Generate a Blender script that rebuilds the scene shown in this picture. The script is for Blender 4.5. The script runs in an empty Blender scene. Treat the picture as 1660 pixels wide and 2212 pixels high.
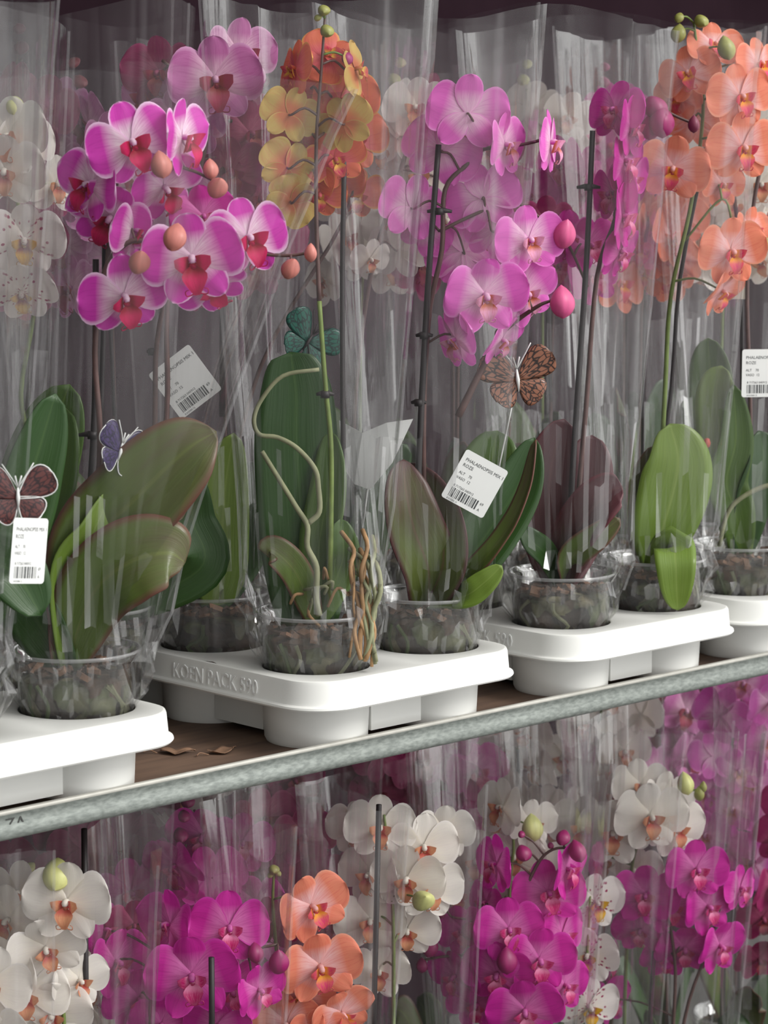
import bpy, bmesh, math, random
from mathutils import Vector, Matrix, Euler, noise

# ------------------------------------------------------------------ camera, light, exposure
sc = bpy.context.scene
COL = sc.collection
U = 0.01                                   # everything below is written in centimetres
F, YAW, PITCH = 5482.0, 0.7615, 0.1326
CAM = Vector((-164.4, -184.76, 56.93))
FW = Vector((math.sin(YAW)*math.cos(PITCH), math.cos(YAW)*math.cos(PITCH), -math.sin(PITCH)))
RT = Vector((math.cos(YAW), -math.sin(YAW), 0.0))
UP = RT.cross(FW)
NH = Vector((math.sin(YAW), math.cos(YAW), 0.0))
cam_d = bpy.data.cameras.new('camera'); cam = bpy.data.objects.new('camera', cam_d); COL.objects.link(cam)
cam_d.sensor_fit = 'VERTICAL'; cam_d.sensor_height = 24.0; cam_d.sensor_width = 18.0
cam_d.lens = 24.0*F/2212.0; cam_d.clip_start = 0.05; cam_d.clip_end = 50
M3 = Matrix((RT, UP, -FW)).transposed()
cam.matrix_world = Matrix.Translation(CAM*U) @ M3.to_4x4()
cam_d.dof.use_dof = True; cam_d.dof.focus_distance = 2.58; cam_d.dof.aperture_fstop = 7.0
sc.camera = cam

sc.view_settings.view_transform = 'Standard'; sc.view_settings.look = 'None'
sc.view_settings.gamma = 1.0; sc.view_settings.use_curve_mapping = False
sc.view_settings.exposure = 0.0
try:
    sc.cycles.transparent_max_bounces = 64; sc.cycles.max_bounces = 6
    sc.cycles.diffuse_bounces = 2; sc.cycles.glossy_bounces = 2; sc.cycles.transmission_bounces = 3
    sc.cycles.use_denoising = True; sc.cycles.adaptive_threshold = 0.02
    sc.cycles.caustics_reflective = False; sc.cycles.caustics_refractive = False
except Exception:
    pass

WORLD_DIR = Vector((0.55, -0.70, 0.46)).normalized()
w = bpy.data.worlds.new('world'); sc.world = w; w.use_nodes = True
nt = w.node_tree; nt.nodes.clear()
wo = nt.nodes.new('ShaderNodeOutputWorld'); wb = nt.nodes.new('ShaderNodeBackground')
tc = nt.nodes.new('ShaderNodeTexCoord'); dp = nt.nodes.new('ShaderNodeVectorMath'); dp.operation = 'DOT_PRODUCT'
dp.inputs[1].default_value = WORLD_DIR
cr = nt.nodes.new('ShaderNodeValToRGB')
cr.color_ramp.elements[0].position = 0.42; cr.color_ramp.elements[0].color = (0.05, 0.052, 0.055, 1)
cr.color_ramp.elements[1].position = 0.92; cr.color_ramp.elements[1].color = (1.0, 1.0, 0.98, 1)
mr = nt.nodes.new('ShaderNodeMapRange'); mr.inputs[1].default_value = -1; mr.inputs[2].default_value = 1
nt.links.new(tc.outputs['Generated'], dp.inputs[0]); nt.links.new(dp.outputs['Value'], mr.inputs[0])
nt.links.new(mr.outputs[0], cr.inputs[0]); nt.links.new(cr.outputs[0], wb.inputs[0]); nt.links.new(wb.outputs[0], wo.inputs[0])
wb.inputs[1].default_value = 1.75

sd = bpy.data.lights.new('daylight', 'SUN'); sd.energy = 2.0; sd.angle = math.radians(22); sd.color = (1.0, 0.985, 0.95)
so = bpy.data.objects.new('daylight', sd); COL.objects.link(so)
so.rotation_euler = Vector((0.30, -0.70, 0.60)).normalized().to_track_quat('Z', 'Y').to_euler()
so.location = (0, -3, 3)

# ------------------------------------------------------------------ helpers
RND = random.Random(7)
def rnd(a, b): return RND.uniform(a, b)

def ray(px, py): return FW + RT*((px-830.0)/F) - UP*((py-1106.0)/F)
def PV(px, py, base, dd=0.0):
    """point (cm) seen at px,py on the upright plane through base, dd cm further from the viewer"""
    d = ray(px, py); b = Vector((base[0], base[1], 0)); c = Vector((CAM.x, CAM.y, 0))
    t = ((b-c).dot(NH)+dd)/d.dot(NH)
    return CAM + d*t
def proj(P):
    v = Vector(P)-CAM; z = v.dot(FW)
    return 830+F*v.dot(RT)/z, 1106-F*v.dot(UP)/z, z
def x_at(px, y, z):
    lo, hi = -300.0, 500.0
    for _ in range(40):
        m = (lo+hi)/2
        if proj((m, y, z))[0] < px: lo = m
        else: hi = m
    return lo

def srgb(r, g, b, a=1.0):
    f = lambda c: (c/255/12.92) if c/255 <= 0.04045 else ((c/255+0.055)/1.055)**2.4
    return (f(r), f(g), f(b), a)

class MB:
    def __init__(s): s.v = []; s.f = []; s.uv = []; s.m = []
    def add(s, vs, fs, uvs=None, mi=0):
        o = len(s.v); s.v += [Vector(p) for p in vs]
        s.uv += (uvs if uvs else [(0, 0)]*len(vs))
        s.f += [tuple(i+o for i in f) for f in fs]; s.m += [mi]*len(fs)
        return s
    def grid(s, fn, nu, nv, mi=0, close=False):
        vs = []; uv = []
        for j in range(nv+1):
            for i in range(nu+1):
                a, b = i/nu, j/nv; vs.append(fn(a, b)); uv.append((a, b))
        fs = []
        for j in range(nv):
            for i in range(nu):
                k = j*(nu+1)+i; fs.append((k, k+1, k+nu+2, k+nu+1))
        return s.add(vs, fs, uv, mi)
    def box(s, x0, x1, y0, y1, z0, z1, mi=0):
        vs = [(x, y, z) for z in (z0, z1) for y in (y0, y1) for x in (x0, x1)]
        return s.add(vs, [(0, 2, 3, 1), (4, 5, 7, 6), (0, 1, 5, 4), (2, 6, 7, 3), (0, 4, 6, 2), (1, 3, 7, 5)], None, mi)
    def lathe(s, prof, n=48, c=(0, 0), mi=0):
        vs = []; uv = []
        for j, (r, z) in enumerate(prof):
            for i in range(n):
                a = 2*math.pi*i/n; vs.append((c[0]+r*math.cos(a), c[1]+r*math.sin(a), z)); uv.append((i/n, j/max(1, len(prof)-1)))
        fs = []
        for j in range(len(prof)-1):
            for i in range(n):
                k = j*n; fs.append((k+i, k+(i+1) % n, k+n+(i+1) % n, k+n+i))
        return s.add(vs, fs, uv, mi)
    def tube(s, pts, rad, n=8, mi=0, caps=True):
        P = [Vector(p) for p in pts]; m = len(P)
        if not hasattr(rad, '__len__'): rad = [rad]*m
        if len(rad) != m: rad = [rad[0]+(rad[-1]-rad[0])*i/(m-1) for i in range(m)]
        t0 = (P[1]-P[0]).normalized(); x = t0.orthogonal().normalized(); vs = []; uv = []
        for i in range(m):
            t = (P[min(i+1, m-1)]-P[max(i-1, 0)])
            t = t.normalized() if t.length > 1e-9 else t0
            x = (x-t*x.dot(t)).normalized(); y = t.cross(x)
            for k in range(n):
                a = 2*math.pi*k/n; vs.append(P[i]+(x*math.cos(a)+y*math.sin(a))*rad[i]); uv.append((k/n, i/(m-1)))
        fs = [(j*n+k, j*n+(k+1) % n, (j+1)*n+(k+1) % n, (j+1)*n+k) for j in range(m-1) for k in range(n)]
        if caps: fs += [tuple(range(n))[::-1], tuple((m-1)*n+k for k in range(n))]
        return s.add(vs, fs, uv, mi)
    def mesh(s, name, mats, smooth=True):
        me = bpy.data.meshes.new(name)
        me.from_pydata([tuple(p*U) for p in s.v], [], s.f)
        l = me.uv_layers.new(name='UVMap')
        for lp in me.loops: l.data[lp.index].uv = s.uv[lp.vertex_index]
        for mt in (mats if isinstance(mats, (list, tuple)) else [mats]): me.materials.append(mt)
        for p, mi in zip(me.polygons, s.m): p.material_index = mi; p.use_smooth = smooth
        me.update(); return me

def link(name, me, parent=None, loc=(0, 0, 0), rot=None, scale=1.0):
    o = bpy.data.objects.new(name, me); COL.objects.link(o)
    if parent: o.parent = parent
    if rot is None: R = Matrix.Identity(4)
    else: R = rot.to_4x4()
    o.matrix_local = Matrix.Translation(Vector(loc)*U) @ R @ Matrix.Scale(scale, 4)
    return o
def thing(name, label, cat, loc=(0, 0, 0), group=None):
    o = bpy.data.objects.new(name, None); COL.objects.link(o); o.location = Vector(loc)*U
    o.empty_display_size = 0.02
    o['label'] = label; o['category'] = cat
    if group: o['group'] = group
    return o
def tag(o, label, cat, group=None):
    o['label'] = label; o['category'] = cat
    if group: o['group'] = group
    return o
def catmull(P, k=6):
    P = [Vector(p) for p in P]
    if len(P) < 3: return P
    Q = [P[0]*2-P[1]]+P+[P[-1]*2-P[-2]]; out = []
    for i in range(1, len(Q)-2):
        a, b, c, d = Q[i-1:i+3]
        for j in range(k):
            t = j/k
            out.append(0.5*((2*b)+(c-a)*t+(2*a-5*b+4*c-d)*t*t+(3*b-a-3*c+d)*t**3))
    out.append(P[-1]); return out

# ------------------------------------------------------------------ materials
def newmat(name):
    m = bpy.data.materials.new(name); m.use_nodes = True; n = m.node_tree.nodes; n.clear()
    out = n.new('ShaderNodeOutputMaterial'); return m, n, m.node_tree.links, out
def nd(n, t, **k):
    x = n.new(t)
    for a, v in k.items():
        if a.startswith('i_'): x.inputs[int(a[2:])].default_value = v
        else: setattr(x, a, v)
    return x
def ramp(n, l, src, stops):
    r = n.new('ShaderNodeValToRGB'); e = r.color_ramp.elements
    while len(e) < len(stops): e.new(0.5)
    for el, (p, c) in zip(e, stops): el.position = p; el.color = c if len(c) == 4 else (*c, 1)
    l.new(src, r.inputs[0]); return r.outputs[0]
def mixc(n, l, fac, a, b, mode='MIX'):
    x = n.new('ShaderNodeMix'); x.data_type = 'RGBA'; x.blend_type = mode
    for sock, v in ((x.inputs[0], fac), (x.inputs[6], a), (x.inputs[7], b)):
        if hasattr(v, 'is_output'): l.new(v, sock)
        else: sock.default_value = v
    return x.outputs[2]
def math_(n, l, op, a, b=0.0, c=None):
    x = n.new('ShaderNodeMath'); x.operation = op
    for i, v in enumerate((a, b) if c is None else (a, b, c)):
        if hasattr(v, 'is_output'): l.new(v, x.inputs[i])
        else: x.inputs[i].default_value = v
    return x.outputs[0]
def scaled_uv(n, l, sx, sy, sz=1.0, coord='UV'):
    t = n.new('ShaderNodeTexCoord'); m = n.new('ShaderNodeMapping'); m.inputs['Scale'].default_value = (sx, sy, sz)
    l.new(t.outputs[coord], m.inputs[0]); return m.outputs[0]

def plain(name, col, rough=0.5, noise_amt=0.0, scale=60, metal=0.0, bump=0.0, spec=0.5, col2=None, stretch=(1, 1, 1)):
    m, n, l, out = newmat(name); p = n.new('ShaderNodeBsdfPrincipled')
    p.inputs['Roughness'].default_value = rough; p.inputs['Metallic'].default_value = metal
    p.inputs['Specular IOR Level'].default_value = spec
    v = scaled_uv(n, l, *stretch, coord='Object')
    t = nd(n, 'ShaderNodeTexNoise'); t.inputs['Scale'].default_value = scale; t.inputs['Detail'].default_value = 5
    l.new(v, t.inputs['Vector'])
    if col2 is None: col2 = tuple(c*(1-noise_amt) for c in col[:3])+(1,)
    f = ramp(n, l, t.outputs[0], [(0.35, (0, 0, 0)), (0.65, (1, 1, 1))])
    l.new(mixc(n, l, f, col, col2), p.inputs['Base Color'])
    if bump:
        b = nd(n, 'ShaderNodeBump'); b.inputs['Strength'].default_value = bump; b.inputs['Distance'].default_value = 0.001
        l.new(t.outputs[0], b.inputs['Height']); l.new(b.outputs[0], p.inputs['Normal'])
    l.new(p.outputs[0], out.inputs[0]); return m

def petal_mat(name, centre, mid, rim, vein, rim_w=0.08, vein_s=0.35, spots=None):
    """colour runs from the claw (u=0) to the margin, veins run along the petal"""
    m, n, l, out = newmat(name)
    t = n.new('ShaderNodeTexCoord'); s = n.new('ShaderNodeSeparateXYZ'); l.new(t.outputs['UV'], s.inputs[0])
    base = ramp(n, l, s.outputs[0], [(0.0, centre), (0.18, centre), (0.42, mid), (1.0, mid)])
    sv = math_(n, l, 'ABSOLUTE', math_(n, l, 'MULTIPLY_ADD', s.outputs[1], 2.0, -1.0))
    e = math_(n, l, 'MAXIMUM', sv, s.outputs[0])
    ef = ramp(n, l, e, [(max(0, 1-rim_w*2.4), (0, 0, 0)), (1-rim_w*0.5, (1, 1, 1))])
    nz = nd(n, 'ShaderNodeTexNoise'); nz.inputs['Scale'].default_value = 1.0; nz.inputs['Detail'].default_value = 3
    l.new(scaled_uv(n, l, 2.5, 26.0), nz.inputs['Vector'])
    vf = ramp(n, l, nz.outputs[0], [(0.46, (0, 0, 0)), (0.62, (vein_s,)*3)])
    c = mixc(n, l, vf, base, vein); c = mixc(n, l, ef, c, rim)
    if spots:
        vo = nd(n, 'ShaderNodeTexVoronoi'); vo.inputs['Scale'].default_value = 1.0
        l.new(scaled_uv(n, l, 9, 9), vo.inputs['Vector'])
        sf = ramp(n, l, vo.outputs[0], [(0.24, (1, 1, 1)), (0.34, (0, 0, 0))])
        zone = ramp(n, l, s.outputs[0], [(0.05, (1, 1, 1)), (0.33, (1, 1, 1)), (0.45, (0, 0, 0))])
        c = mixc(n, l, mixc(n, l, 1.0, sf, zone, 'MULTIPLY'), c, spots)
    p = n.new('ShaderNodeBsdfPrincipled'); p.inputs['Roughness'].default_value = 0.5; p.inputs['Specular IOR Level'].default_value = 0.3
    l.new(c, p.inputs['Base Color'])
    b = nd(n, 'ShaderNodeBump'); b.inputs['Strength'].default_value = 0.25; b.inputs['Distance'].default_value = 0.0006
    l.new(nz.outputs[0], b.inputs['Height']); l.new(b.outputs[0], p.inputs['Normal'])
    tr = n.new('ShaderNodeBsdfTranslucent'); l.new(c, tr.inputs[0])
    mx = n.new('ShaderNodeMixShader'); mx.inputs[0].default_value = 0.32
    l.new(p.outputs[0], mx.inputs[1]); l.new(tr.outputs[0], mx.inputs[2]); l.new(mx.outputs[0], out.inputs[0])
    return m

def film_mat(name, haze=0.055, streak=0.30, gloss=1.0, tint=(0.93, 0.93, 0.95, 1), su=30, sv=0.8, rough=0.10, bstr=0.35, lo=0.5, hi=0.72, gmax=0.6):
    m, n, l, out = newmat(name)
    nz = nd(n, 'ShaderNodeTexNoise'); nz.inputs['Scale'].default_value = 1.0; nz.inputs['Detail'].default_value = 4
    nz.inputs['Distortion'].default_value = 0.4
    l.new(scaled_uv(n, l, su, sv), nz.inputs['Vector'])
    n2 = nd(n, 'ShaderNodeTexNoise'); n2.inputs['Scale'].default_value = 1.0; n2.inputs['Detail'].default_value = 2
    l.new(scaled_uv(n, l, 5, 4), n2.inputs['Vector'])
    f1 = ramp(n, l, nz.outputs[0], [(lo, (0, 0, 0)), (hi, (streak,)*3)])
    f2 = ramp(n, l, n2.outputs[0], [(0.35, (0.25,)*3), (0.7, (1.6,)*3)])
    hz = math_(n, l, 'ADD', haze, math_(n, l, 'MULTIPLY', f1, f2))
    b = nd(n, 'ShaderNodeBump'); b.inputs['Strength'].default_value = bstr; b.inputs['Distance'].default_value = 0.002
    l.new(nz.outputs[0], b.inputs['Height'])
    tp = n.new('ShaderNodeBsdfTransparent'); tp.inputs[0].default_value = (1, 1, 1, 1)
    df = n.new('ShaderNodeBsdfDiffuse'); df.inputs[0].default_value = tint
    tl = n.new('ShaderNodeBsdfTranslucent'); tl.inputs[0].default_value = tint
    h = n.new('ShaderNodeMixShader'); h.inputs[0].default_value = 0.5
    l.new(df.outputs[0], h.inputs[1]); l.new(tl.outputs[0], h.inputs[2])
    a = n.new('ShaderNodeMixShader'); l.new(hz, a.inputs[0]); l.new(tp.outputs[0], a.inputs[1]); l.new(h.outputs[0], a.inputs[2])
    g = n.new('ShaderNodeBsdfGlossy'); g.inputs['Roughness'].default_value = rough; l.new(b.outputs[0], g.inputs['Normal'])
    fr = n.new('ShaderNodeFresnel'); fr.inputs[0].default_value = 1.45; l.new(b.outputs[0], fr.inputs['Normal'])
    gf = math_(n, l, 'MINIMUM', math_(n, l, 'MULTIPLY', fr.outputs[0], gloss), gmax)
    o = n.new('ShaderNodeMixShader'); l.new(gf, o.inputs[0]); l.new(a.outputs[0], o.inputs[1]); l.new(g.outputs[0], o.inputs[2])
    l.new(o.outputs[0], out.inputs[0]); return m

def back_film_mat(name, haze, streak, gmax, tint=(0.93, 0.91, 0.93, 1)):
    """the same film, cheaper: one noise, no relief"""
    m, n, l, out = newmat(name)
    nz = nd(n, 'ShaderNodeTexNoise'); nz.inputs['Scale'].default_value = 1.0; nz.inputs['Detail'].default_value = 2
    l.new(scaled_uv(n, l, 24, 0.8), nz.inputs['Vector'])
    hz = ramp(n, l, nz.outputs[0], [(0.52, (haze,)*3), (0.72, (haze+streak,)*3)])
    tp = n.new('ShaderNodeBsdfTransparent'); df = n.new('ShaderNodeBsdfDiffuse'); df.inputs[0].default_value = tint
    a = n.new('ShaderNodeMixShader'); l.new(hz, a.inputs[0]); l.new(tp.outputs[0], a.inputs[1]); l.new(df.outputs[0], a.inputs[2])
    g = n.new('ShaderNodeBsdfGlossy'); g.inputs['Roughness'].default_value = 0.22
    lw = n.new('ShaderNodeLayerWeight'); lw.inputs[0].default_value = 0.15
    gf = math_(n, l, 'MULTIPLY', lw.outputs[1], gmax)
    o = n.new('ShaderNodeMixShader'); l.new(gf, o.inputs[0]); l.new(a.outputs[0], o.inputs[1]); l.new(g.outputs[0], o.inputs[2])
    l.new(o.outputs[0], out.inputs[0]); return m

def leaf_mat(name, base, tip, rib, rim=None, gloss=0.35):
    m, n, l, out = newmat(name)
    t = n.new('ShaderNodeTexCoord'); s = n.new('ShaderNodeSeparateXYZ'); l.new(t.outputs['UV'], s.inputs[0])
    nz = nd(n, 'ShaderNodeTexNoise'); nz.inputs['Scale'].default_value = 1.0; nz.inputs['Detail'].default_value = 4
    l.new(scaled_uv(n, l, 3.0, 5.0), nz.inputs['Vector'])
    g = math_(n, l, 'ADD', s.outputs[0], math_(n, l, 'MULTIPLY_ADD', nz.outputs[0], 0.9, -0.45))
    c = ramp(n, l, g, [(0.0, base), (0.35, base), (0.95, tip)])
    sv = math_(n, l, 'ABSOLUTE', math_(n, l, 'MULTIPLY_ADD', s.outputs[1], 2.0, -1.0))
    rf = ramp(n, l, sv, [(0.0, (0.75,)*3), (0.07, (0, 0, 0))]); c = mixc(n, l, rf, c, rib)
    if rim:
        e = ramp(n, l, sv, [(0.80, (0, 0, 0)), (0.97, (1, 1, 1))]); c = mixc(n, l, e, c, rim)
    v = nd(n, 'ShaderNodeTexNoise'); v.inputs['Scale'].default_value = 1.0
    l.new(scaled_uv(n, l, 2.0, 34.0), v.inputs['Vector'])
    vf = ramp(n, l, v.outputs[0], [(0.4, (0, 0, 0)), (0.7, (0.3,)*3)]); c = mixc(n, l, vf, c, tuple(x*0.6 for x in base[:3])+(1,))
    p = n.new('ShaderNodeBsdfPrincipled'); p.inputs['Roughness'].default_value = gloss; l.new(c, p.inputs['Base Color'])
    b = nd(n, 'ShaderNodeBump'); b.inputs['Strength'].default_value = 0.3; b.inputs['Distance'].default_value = 0.001
    l.new(v.outputs[0], b.inputs['Height']); l.new(b.outputs[0], p.inputs['Normal'])
    tr = n.new('ShaderNodeBsdfTranslucent'); l.new(c, tr.inputs[0])
    mx = n.new('ShaderNodeMixShader'); mx.inputs[0].default_value = 0.18
    l.new(p.outputs[0], mx.inputs[1]); l.new(tr.outputs[0], mx.inputs[2]); l.new(mx.outputs[0], out.inputs[0])
    return m

VAR = {  # petal material, lip material, bud colour
 'pinkrim': dict(c=srgb(250, 225, 240), m=srgb(220, 62, 188), r=srgb(246, 205, 238), v=srgb(190, 40, 160), w=0.075, lip=srgb(214, 12, 98), lip2=srgb(160, 14, 50), bud=srgb(205, 125, 115)),
 'softpink': dict(c=srgb(250, 205, 232), m=srgb(236, 112, 206), r=srgb(244, 156, 224), v=srgb(214, 96, 190), w=0.05, lip=srgb(238, 170, 205), lip2=srgb(205, 120, 90), bud=srgb(215, 85, 140)),
 'magenta': dict(c=srgb(225, 120, 190), m=srgb(208, 30, 160), r=srgb(216, 60, 178), v=srgb(170, 15, 125), w=0.05, lip=srgb(200, 20, 110), lip2=srgb(240, 150, 190), bud=srgb(150, 20, 95)),
 'salmon': dict(c=srgb(252, 205, 205), m=srgb(246, 146, 116), r=srgb(250, 170, 142), v=srgb(228, 96, 88), w=0.05, lip=srgb(225, 70, 120), lip2=srgb(245, 170, 60), bud=srgb(165, 165, 80)),
 'white': dict(c=srgb(245, 238, 225), m=srgb(242, 236, 228), r=srgb(246, 240, 236), v=srgb(232, 222, 220), w=0.05, lip=srgb(225, 160, 120), lip2=srgb(200, 90, 80), bud=srgb(214, 214, 140)),
 'spotted': dict(c=srgb(248, 240, 232), m=srgb(246, 238, 234), r=srgb(248, 242, 240), v=srgb(236, 224, 226), w=0.05, lip=srgb(240, 190, 50), lip2=srgb(150, 20, 60), bud=srgb(214, 214, 140), spots=srgb(165, 20, 90)),
 'orange': dict(c=srgb(230, 110, 120), m=srgb(222, 112, 80), r=srgb(226, 160, 84), v=srgb(200, 60, 70), w=0.06, lip=srgb(200, 30, 90), lip2=srgb(240, 190, 80), bud=srgb(150, 148, 70)),
 'yellow': dict(c=srgb(205, 120, 80), m=srgb(200, 172, 96), r=srgb(206, 180, 104), v=srgb(196, 120, 76), w=0.05, lip=srgb(190, 60, 80), lip2=srgb(220, 190, 90), bud=srgb(160, 150, 80)),
 'palepink': dict(c=srgb(235, 190, 215), m=srgb(205, 120, 180), r=srgb(226, 165, 210), v=srgb(180, 80, 150), w=0.07, lip=srgb(165, 40, 80), lip2=srgb(150, 60, 60), bud=srgb(180, 100, 110)),
 'darkrose': dict(c=srgb(190, 90, 130), m=srgb(160, 40, 100), r=srgb(176, 64, 118), v=srgb(130, 24, 80), w=0.05, lip=srgb(150, 20, 70), lip2=srgb(190, 90, 90), bud=srgb(120, 40, 70)),
}
PM = {k: petal_mat('petals_'+k, d['c'], d['m'], d['r'], d['v'], d['w'], spots=d.get('spots')) for k, d in VAR.items()}
LM = {k: petal_mat('lip_'+k, d['lip2'], d['lip'], d['lip'], d['lip2'], 0.02, 0.5) for k, d in VAR.items()}
BM = {k: plain('bud_'+k, d['bud'], 0.45, 0.25, 120, stretch=(1, 1, 0.15)) for k, d in VAR.items()}
PM['greenbud'] = plain('bud_green', srgb(150, 150, 78), 0.45, 0.25, 120)

FILM = film_mat('film_clear', haze=0.009, streak=0.14, lo=0.60, hi=0.74, gloss=0.8, gmax=0.24, rough=0.08)
CRUMPLE = film_mat('film_crumpled', haze=0.13, streak=0.2, gloss=2.0, gmax=0.5, su=8, sv=12, rough=0.06)
SEAM = film_mat('film_seam', haze=0.20, streak=0.2, gloss=1.2, gmax=0.4, su=3, sv=12)
FILM_B = back_film_mat('film_back', 0.020, 0.08, 0.10)
POTM = film_mat('pot_plastic', haze=0.06, streak=0.12, gloss=1.6, su=6, sv=3, rough=0.06, bstr=0.05)
POTRIM = film_mat('pot_rim_plastic', haze=0.42, streak=0.1, gloss=2.0, su=6, sv=3, rough=0.1, bstr=0.05)
WHITE = plain('tray_white', srgb(240, 240, 236), 0.38, 0.03, 18)
STAKE = plain('stake_plastic', srgb(38, 30, 32), 0.5, 0.3, 80)
STEM_G = plain('stem_green', srgb(112, 132, 60), 0.5, 0.3, 60)
STEM_P = plain('stem_purple', srgb(96, 66, 62), 0.5, 0.35, 60)
ROOT = plain('root_silver', srgb(150, 152, 118), 0.7, 0.3, 60, bump=0.4)
ROOT_T = plain('root_tan', srgb(186, 146, 104), 0.7, 0.45, 50, bump=0.4)
ROOT_G = plain('root_green', srgb(96, 112, 66), 0.6, 0.4, 50, bump=0.3)
GREEN = leaf_mat('leaf_green', srgb(84, 112, 44), srgb(70, 98, 40), srgb(104, 130, 60))
GREEN_L = leaf_mat('leaf_light_green', srgb(112, 140, 50), srgb(118, 142, 58), srgb(140, 160, 80))
GREEN_D = leaf_mat('leaf_deep_green', srgb(52, 84, 36), srgb(46, 78, 34), srgb(70, 100, 50))
GREEN_R = leaf_mat('leaf_green_red_edge', srgb(92, 112, 48), srgb(92, 84, 56), srgb(110, 118, 60), rim=srgb(110, 70, 60))
RED = leaf_mat('leaf_dark_red', srgb(92, 104, 48), srgb(92, 48, 52), srgb(112, 82, 66), rim=srgb(88, 44, 50))
REDD = leaf_mat('leaf_wine', srgb(84, 50, 52), srgb(92, 50, 58), srgb(104, 66, 66), rim=srgb(110, 56, 64))
CHIP = plain('bark_chip', srgb(92, 66, 50), 0.85, 0.5, 40, bump=0.6, col2=srgb(44, 34, 30))
CARD = plain('label_card', srgb(236, 237, 235), 0.5, 0.03, 20)
INK = plain('label_ink', srgb(70, 72, 74), 0.6, 0.1, 20)

def substrate_mat():
    m, n, l, out = newmat('substrate'); p = n.new('ShaderNodeBsdfPrincipled'); p.inputs['Roughness'].default_value = 0.8
    v = nd(n, 'ShaderNodeTexVoronoi'); v.inputs['Scale'].default_value = 55; v.distance = 'CHEBYCHEV'
    t = n.new('ShaderNodeTexCoord'); nz = nd(n, 'ShaderNodeTexNoise'); nz.inputs['Scale'].default_value = 30
    l.new(t.outputs['Object'], nz.inputs['Vector'])
    a = n.new('ShaderNodeVectorMath'); a.operation = 'MULTIPLY_ADD'; a.inputs[1].default_value = (0.03,)*3
    l.new(nz.outputs['Color'], a.inputs[0]); l.new(t.outputs['Object'], a.inputs[2]); l.new(a.outputs[0], v.inputs['Vector'])
    sp = n.new('ShaderNodeSeparateColor'); l.new(v.outputs['Color'], sp.inputs[0])
    c = ramp(n, l, sp.outputs[0], [(0.0, srgb(46, 38, 36)), (0.3, srgb(84, 66, 56)), (0.5, srgb(112, 88, 72)), (0.7, srgb(92, 106, 66)), (0.95, srgb(150, 142, 112))])
    d = ramp(n, l, v.outputs[0], [(0.1, (1, 1, 1)), (0.6, (0.35,)*3)])
    l.new(mixc(n, l, 1.0, c, d, 'MULTIPLY'), p.inputs['Base Color'])
    b = nd(n, 'ShaderNodeBump'); b.inputs['Distance'].default_value = 0.004; l.new(v.outputs[0], b.inputs['Height']); l.new(b.outputs[0], p.inputs['Normal'])
    l.new(p.outputs[0], out.inputs[0]); return m
SUBST = substrate_mat()

# ------------------------------------------------------------------ setting and trolley
DECK = plain('deck_plywood', srgb(116, 92, 76), 0.7, 0.4, 14, bump=0.3, col2=srgb(84, 66, 56), stretch=(0.4, 3, 1))
GALV = plain('galvanised_steel', srgb(142, 148, 143), 0.5, 0.2, 160, metal=0.25, col2=srgb(112, 118, 114), bump=0.25, stretch=(0.7, 2, 2))
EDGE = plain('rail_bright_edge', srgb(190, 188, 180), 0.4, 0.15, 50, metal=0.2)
DARKW = plain('back_wall_paint', srgb(40, 28, 34), 0.9, 0.3, 4, spec=0.0)
CONC = plain('floor_concrete', srgb(96, 94, 92), 0.8, 0.3, 8)
LOWZ = -78.0
o = link('wall_back', MB().box(-200, 420, 150, 156, -105, 190).mesh('wall_back', DARKW, False)); o['kind'] = 'structure'
o = link('floor', MB().box(-420, 420, -300, 156, -110, -105).mesh('floor', CONC, False)); o['kind'] = 'structure'

def shelf(z, label):
    t = thing('trolley_shelf', label, 'shelf', (27, 28, z-3))
    off = Vector((27, 28, z-3))
    def L(mb):
        mb.v = [p-off for p in mb.v]; return mb
    link('deck', L(MB().box(-50, 104, 0.4, 57, z-2.0, z-0.8)).mesh('deck', DECK, False), t)
    # rail: folded sheet steel swept along x, profile in (y, z)
    prof = [(0.9, z-0.78), (0.45, z-0.78), (0.34, z+0.06), (0.25, z+0.12), (0.0, z-0.02), (0.0, z-0.3), (0.16, z-0.5), (0.18, z-1.2), (0.02, z-1.5), (-0.12, z-1.9), (-0.12, z-2.3), (0.05, z-2.62), (0.3, z-2.72), (0.9, z-2.7)]
    mb = MB(); vs = []; N = 60
    for i in range(N+1):
        x = -51+156*i/N
        for (y, zz) in prof: vs.append((x, y, zz))
    k = len(prof); fs = []; 
    for i in range(N):
        for j in range(k-1): fs.append((i*k+j, (i+1)*k+j, (i+1)*k+j+1, i*k+j+1))
    mb.add(vs, fs)
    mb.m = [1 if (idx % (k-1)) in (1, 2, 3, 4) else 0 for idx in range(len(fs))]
    r = link('edge_rail', L(mb).mesh('edge_rail', [GALV, EDGE], True), t)
    mb = MB().box(-51, 105, 56.5, 57.5, z-2.7, z+0.1)
    link('back_rail', L(mb).mesh('back_rail', GALV, False), t)
    return t
up_shelf = shelf(0.0, 'brown plywood shelf with galvanised steel front rail carrying the white plant trays')
lo_shelf = shelf(LOWZ, 'lower trolley shelf under the sleeved orchids at the bottom of the photo')
shade_shelf = shelf(92.0, 'unseen shelf added above the upper row of orchids to shade the back')  # out of view, added to block light from above and darken the back rows
for (x, y) in ((-52.6, 1.5), (106.6, 1.5)):
    o = link('trolley_post', MB().box(-1.5, 1.5, -1.5, 1.5, -105, 120).mesh('trolley_post', GALV, False), None, (x, y, 0))
    tag(o, 'galvanised square post at the %s end of the plant trolley' % ('left' if x < 0 else 'right'), 'post')

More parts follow.
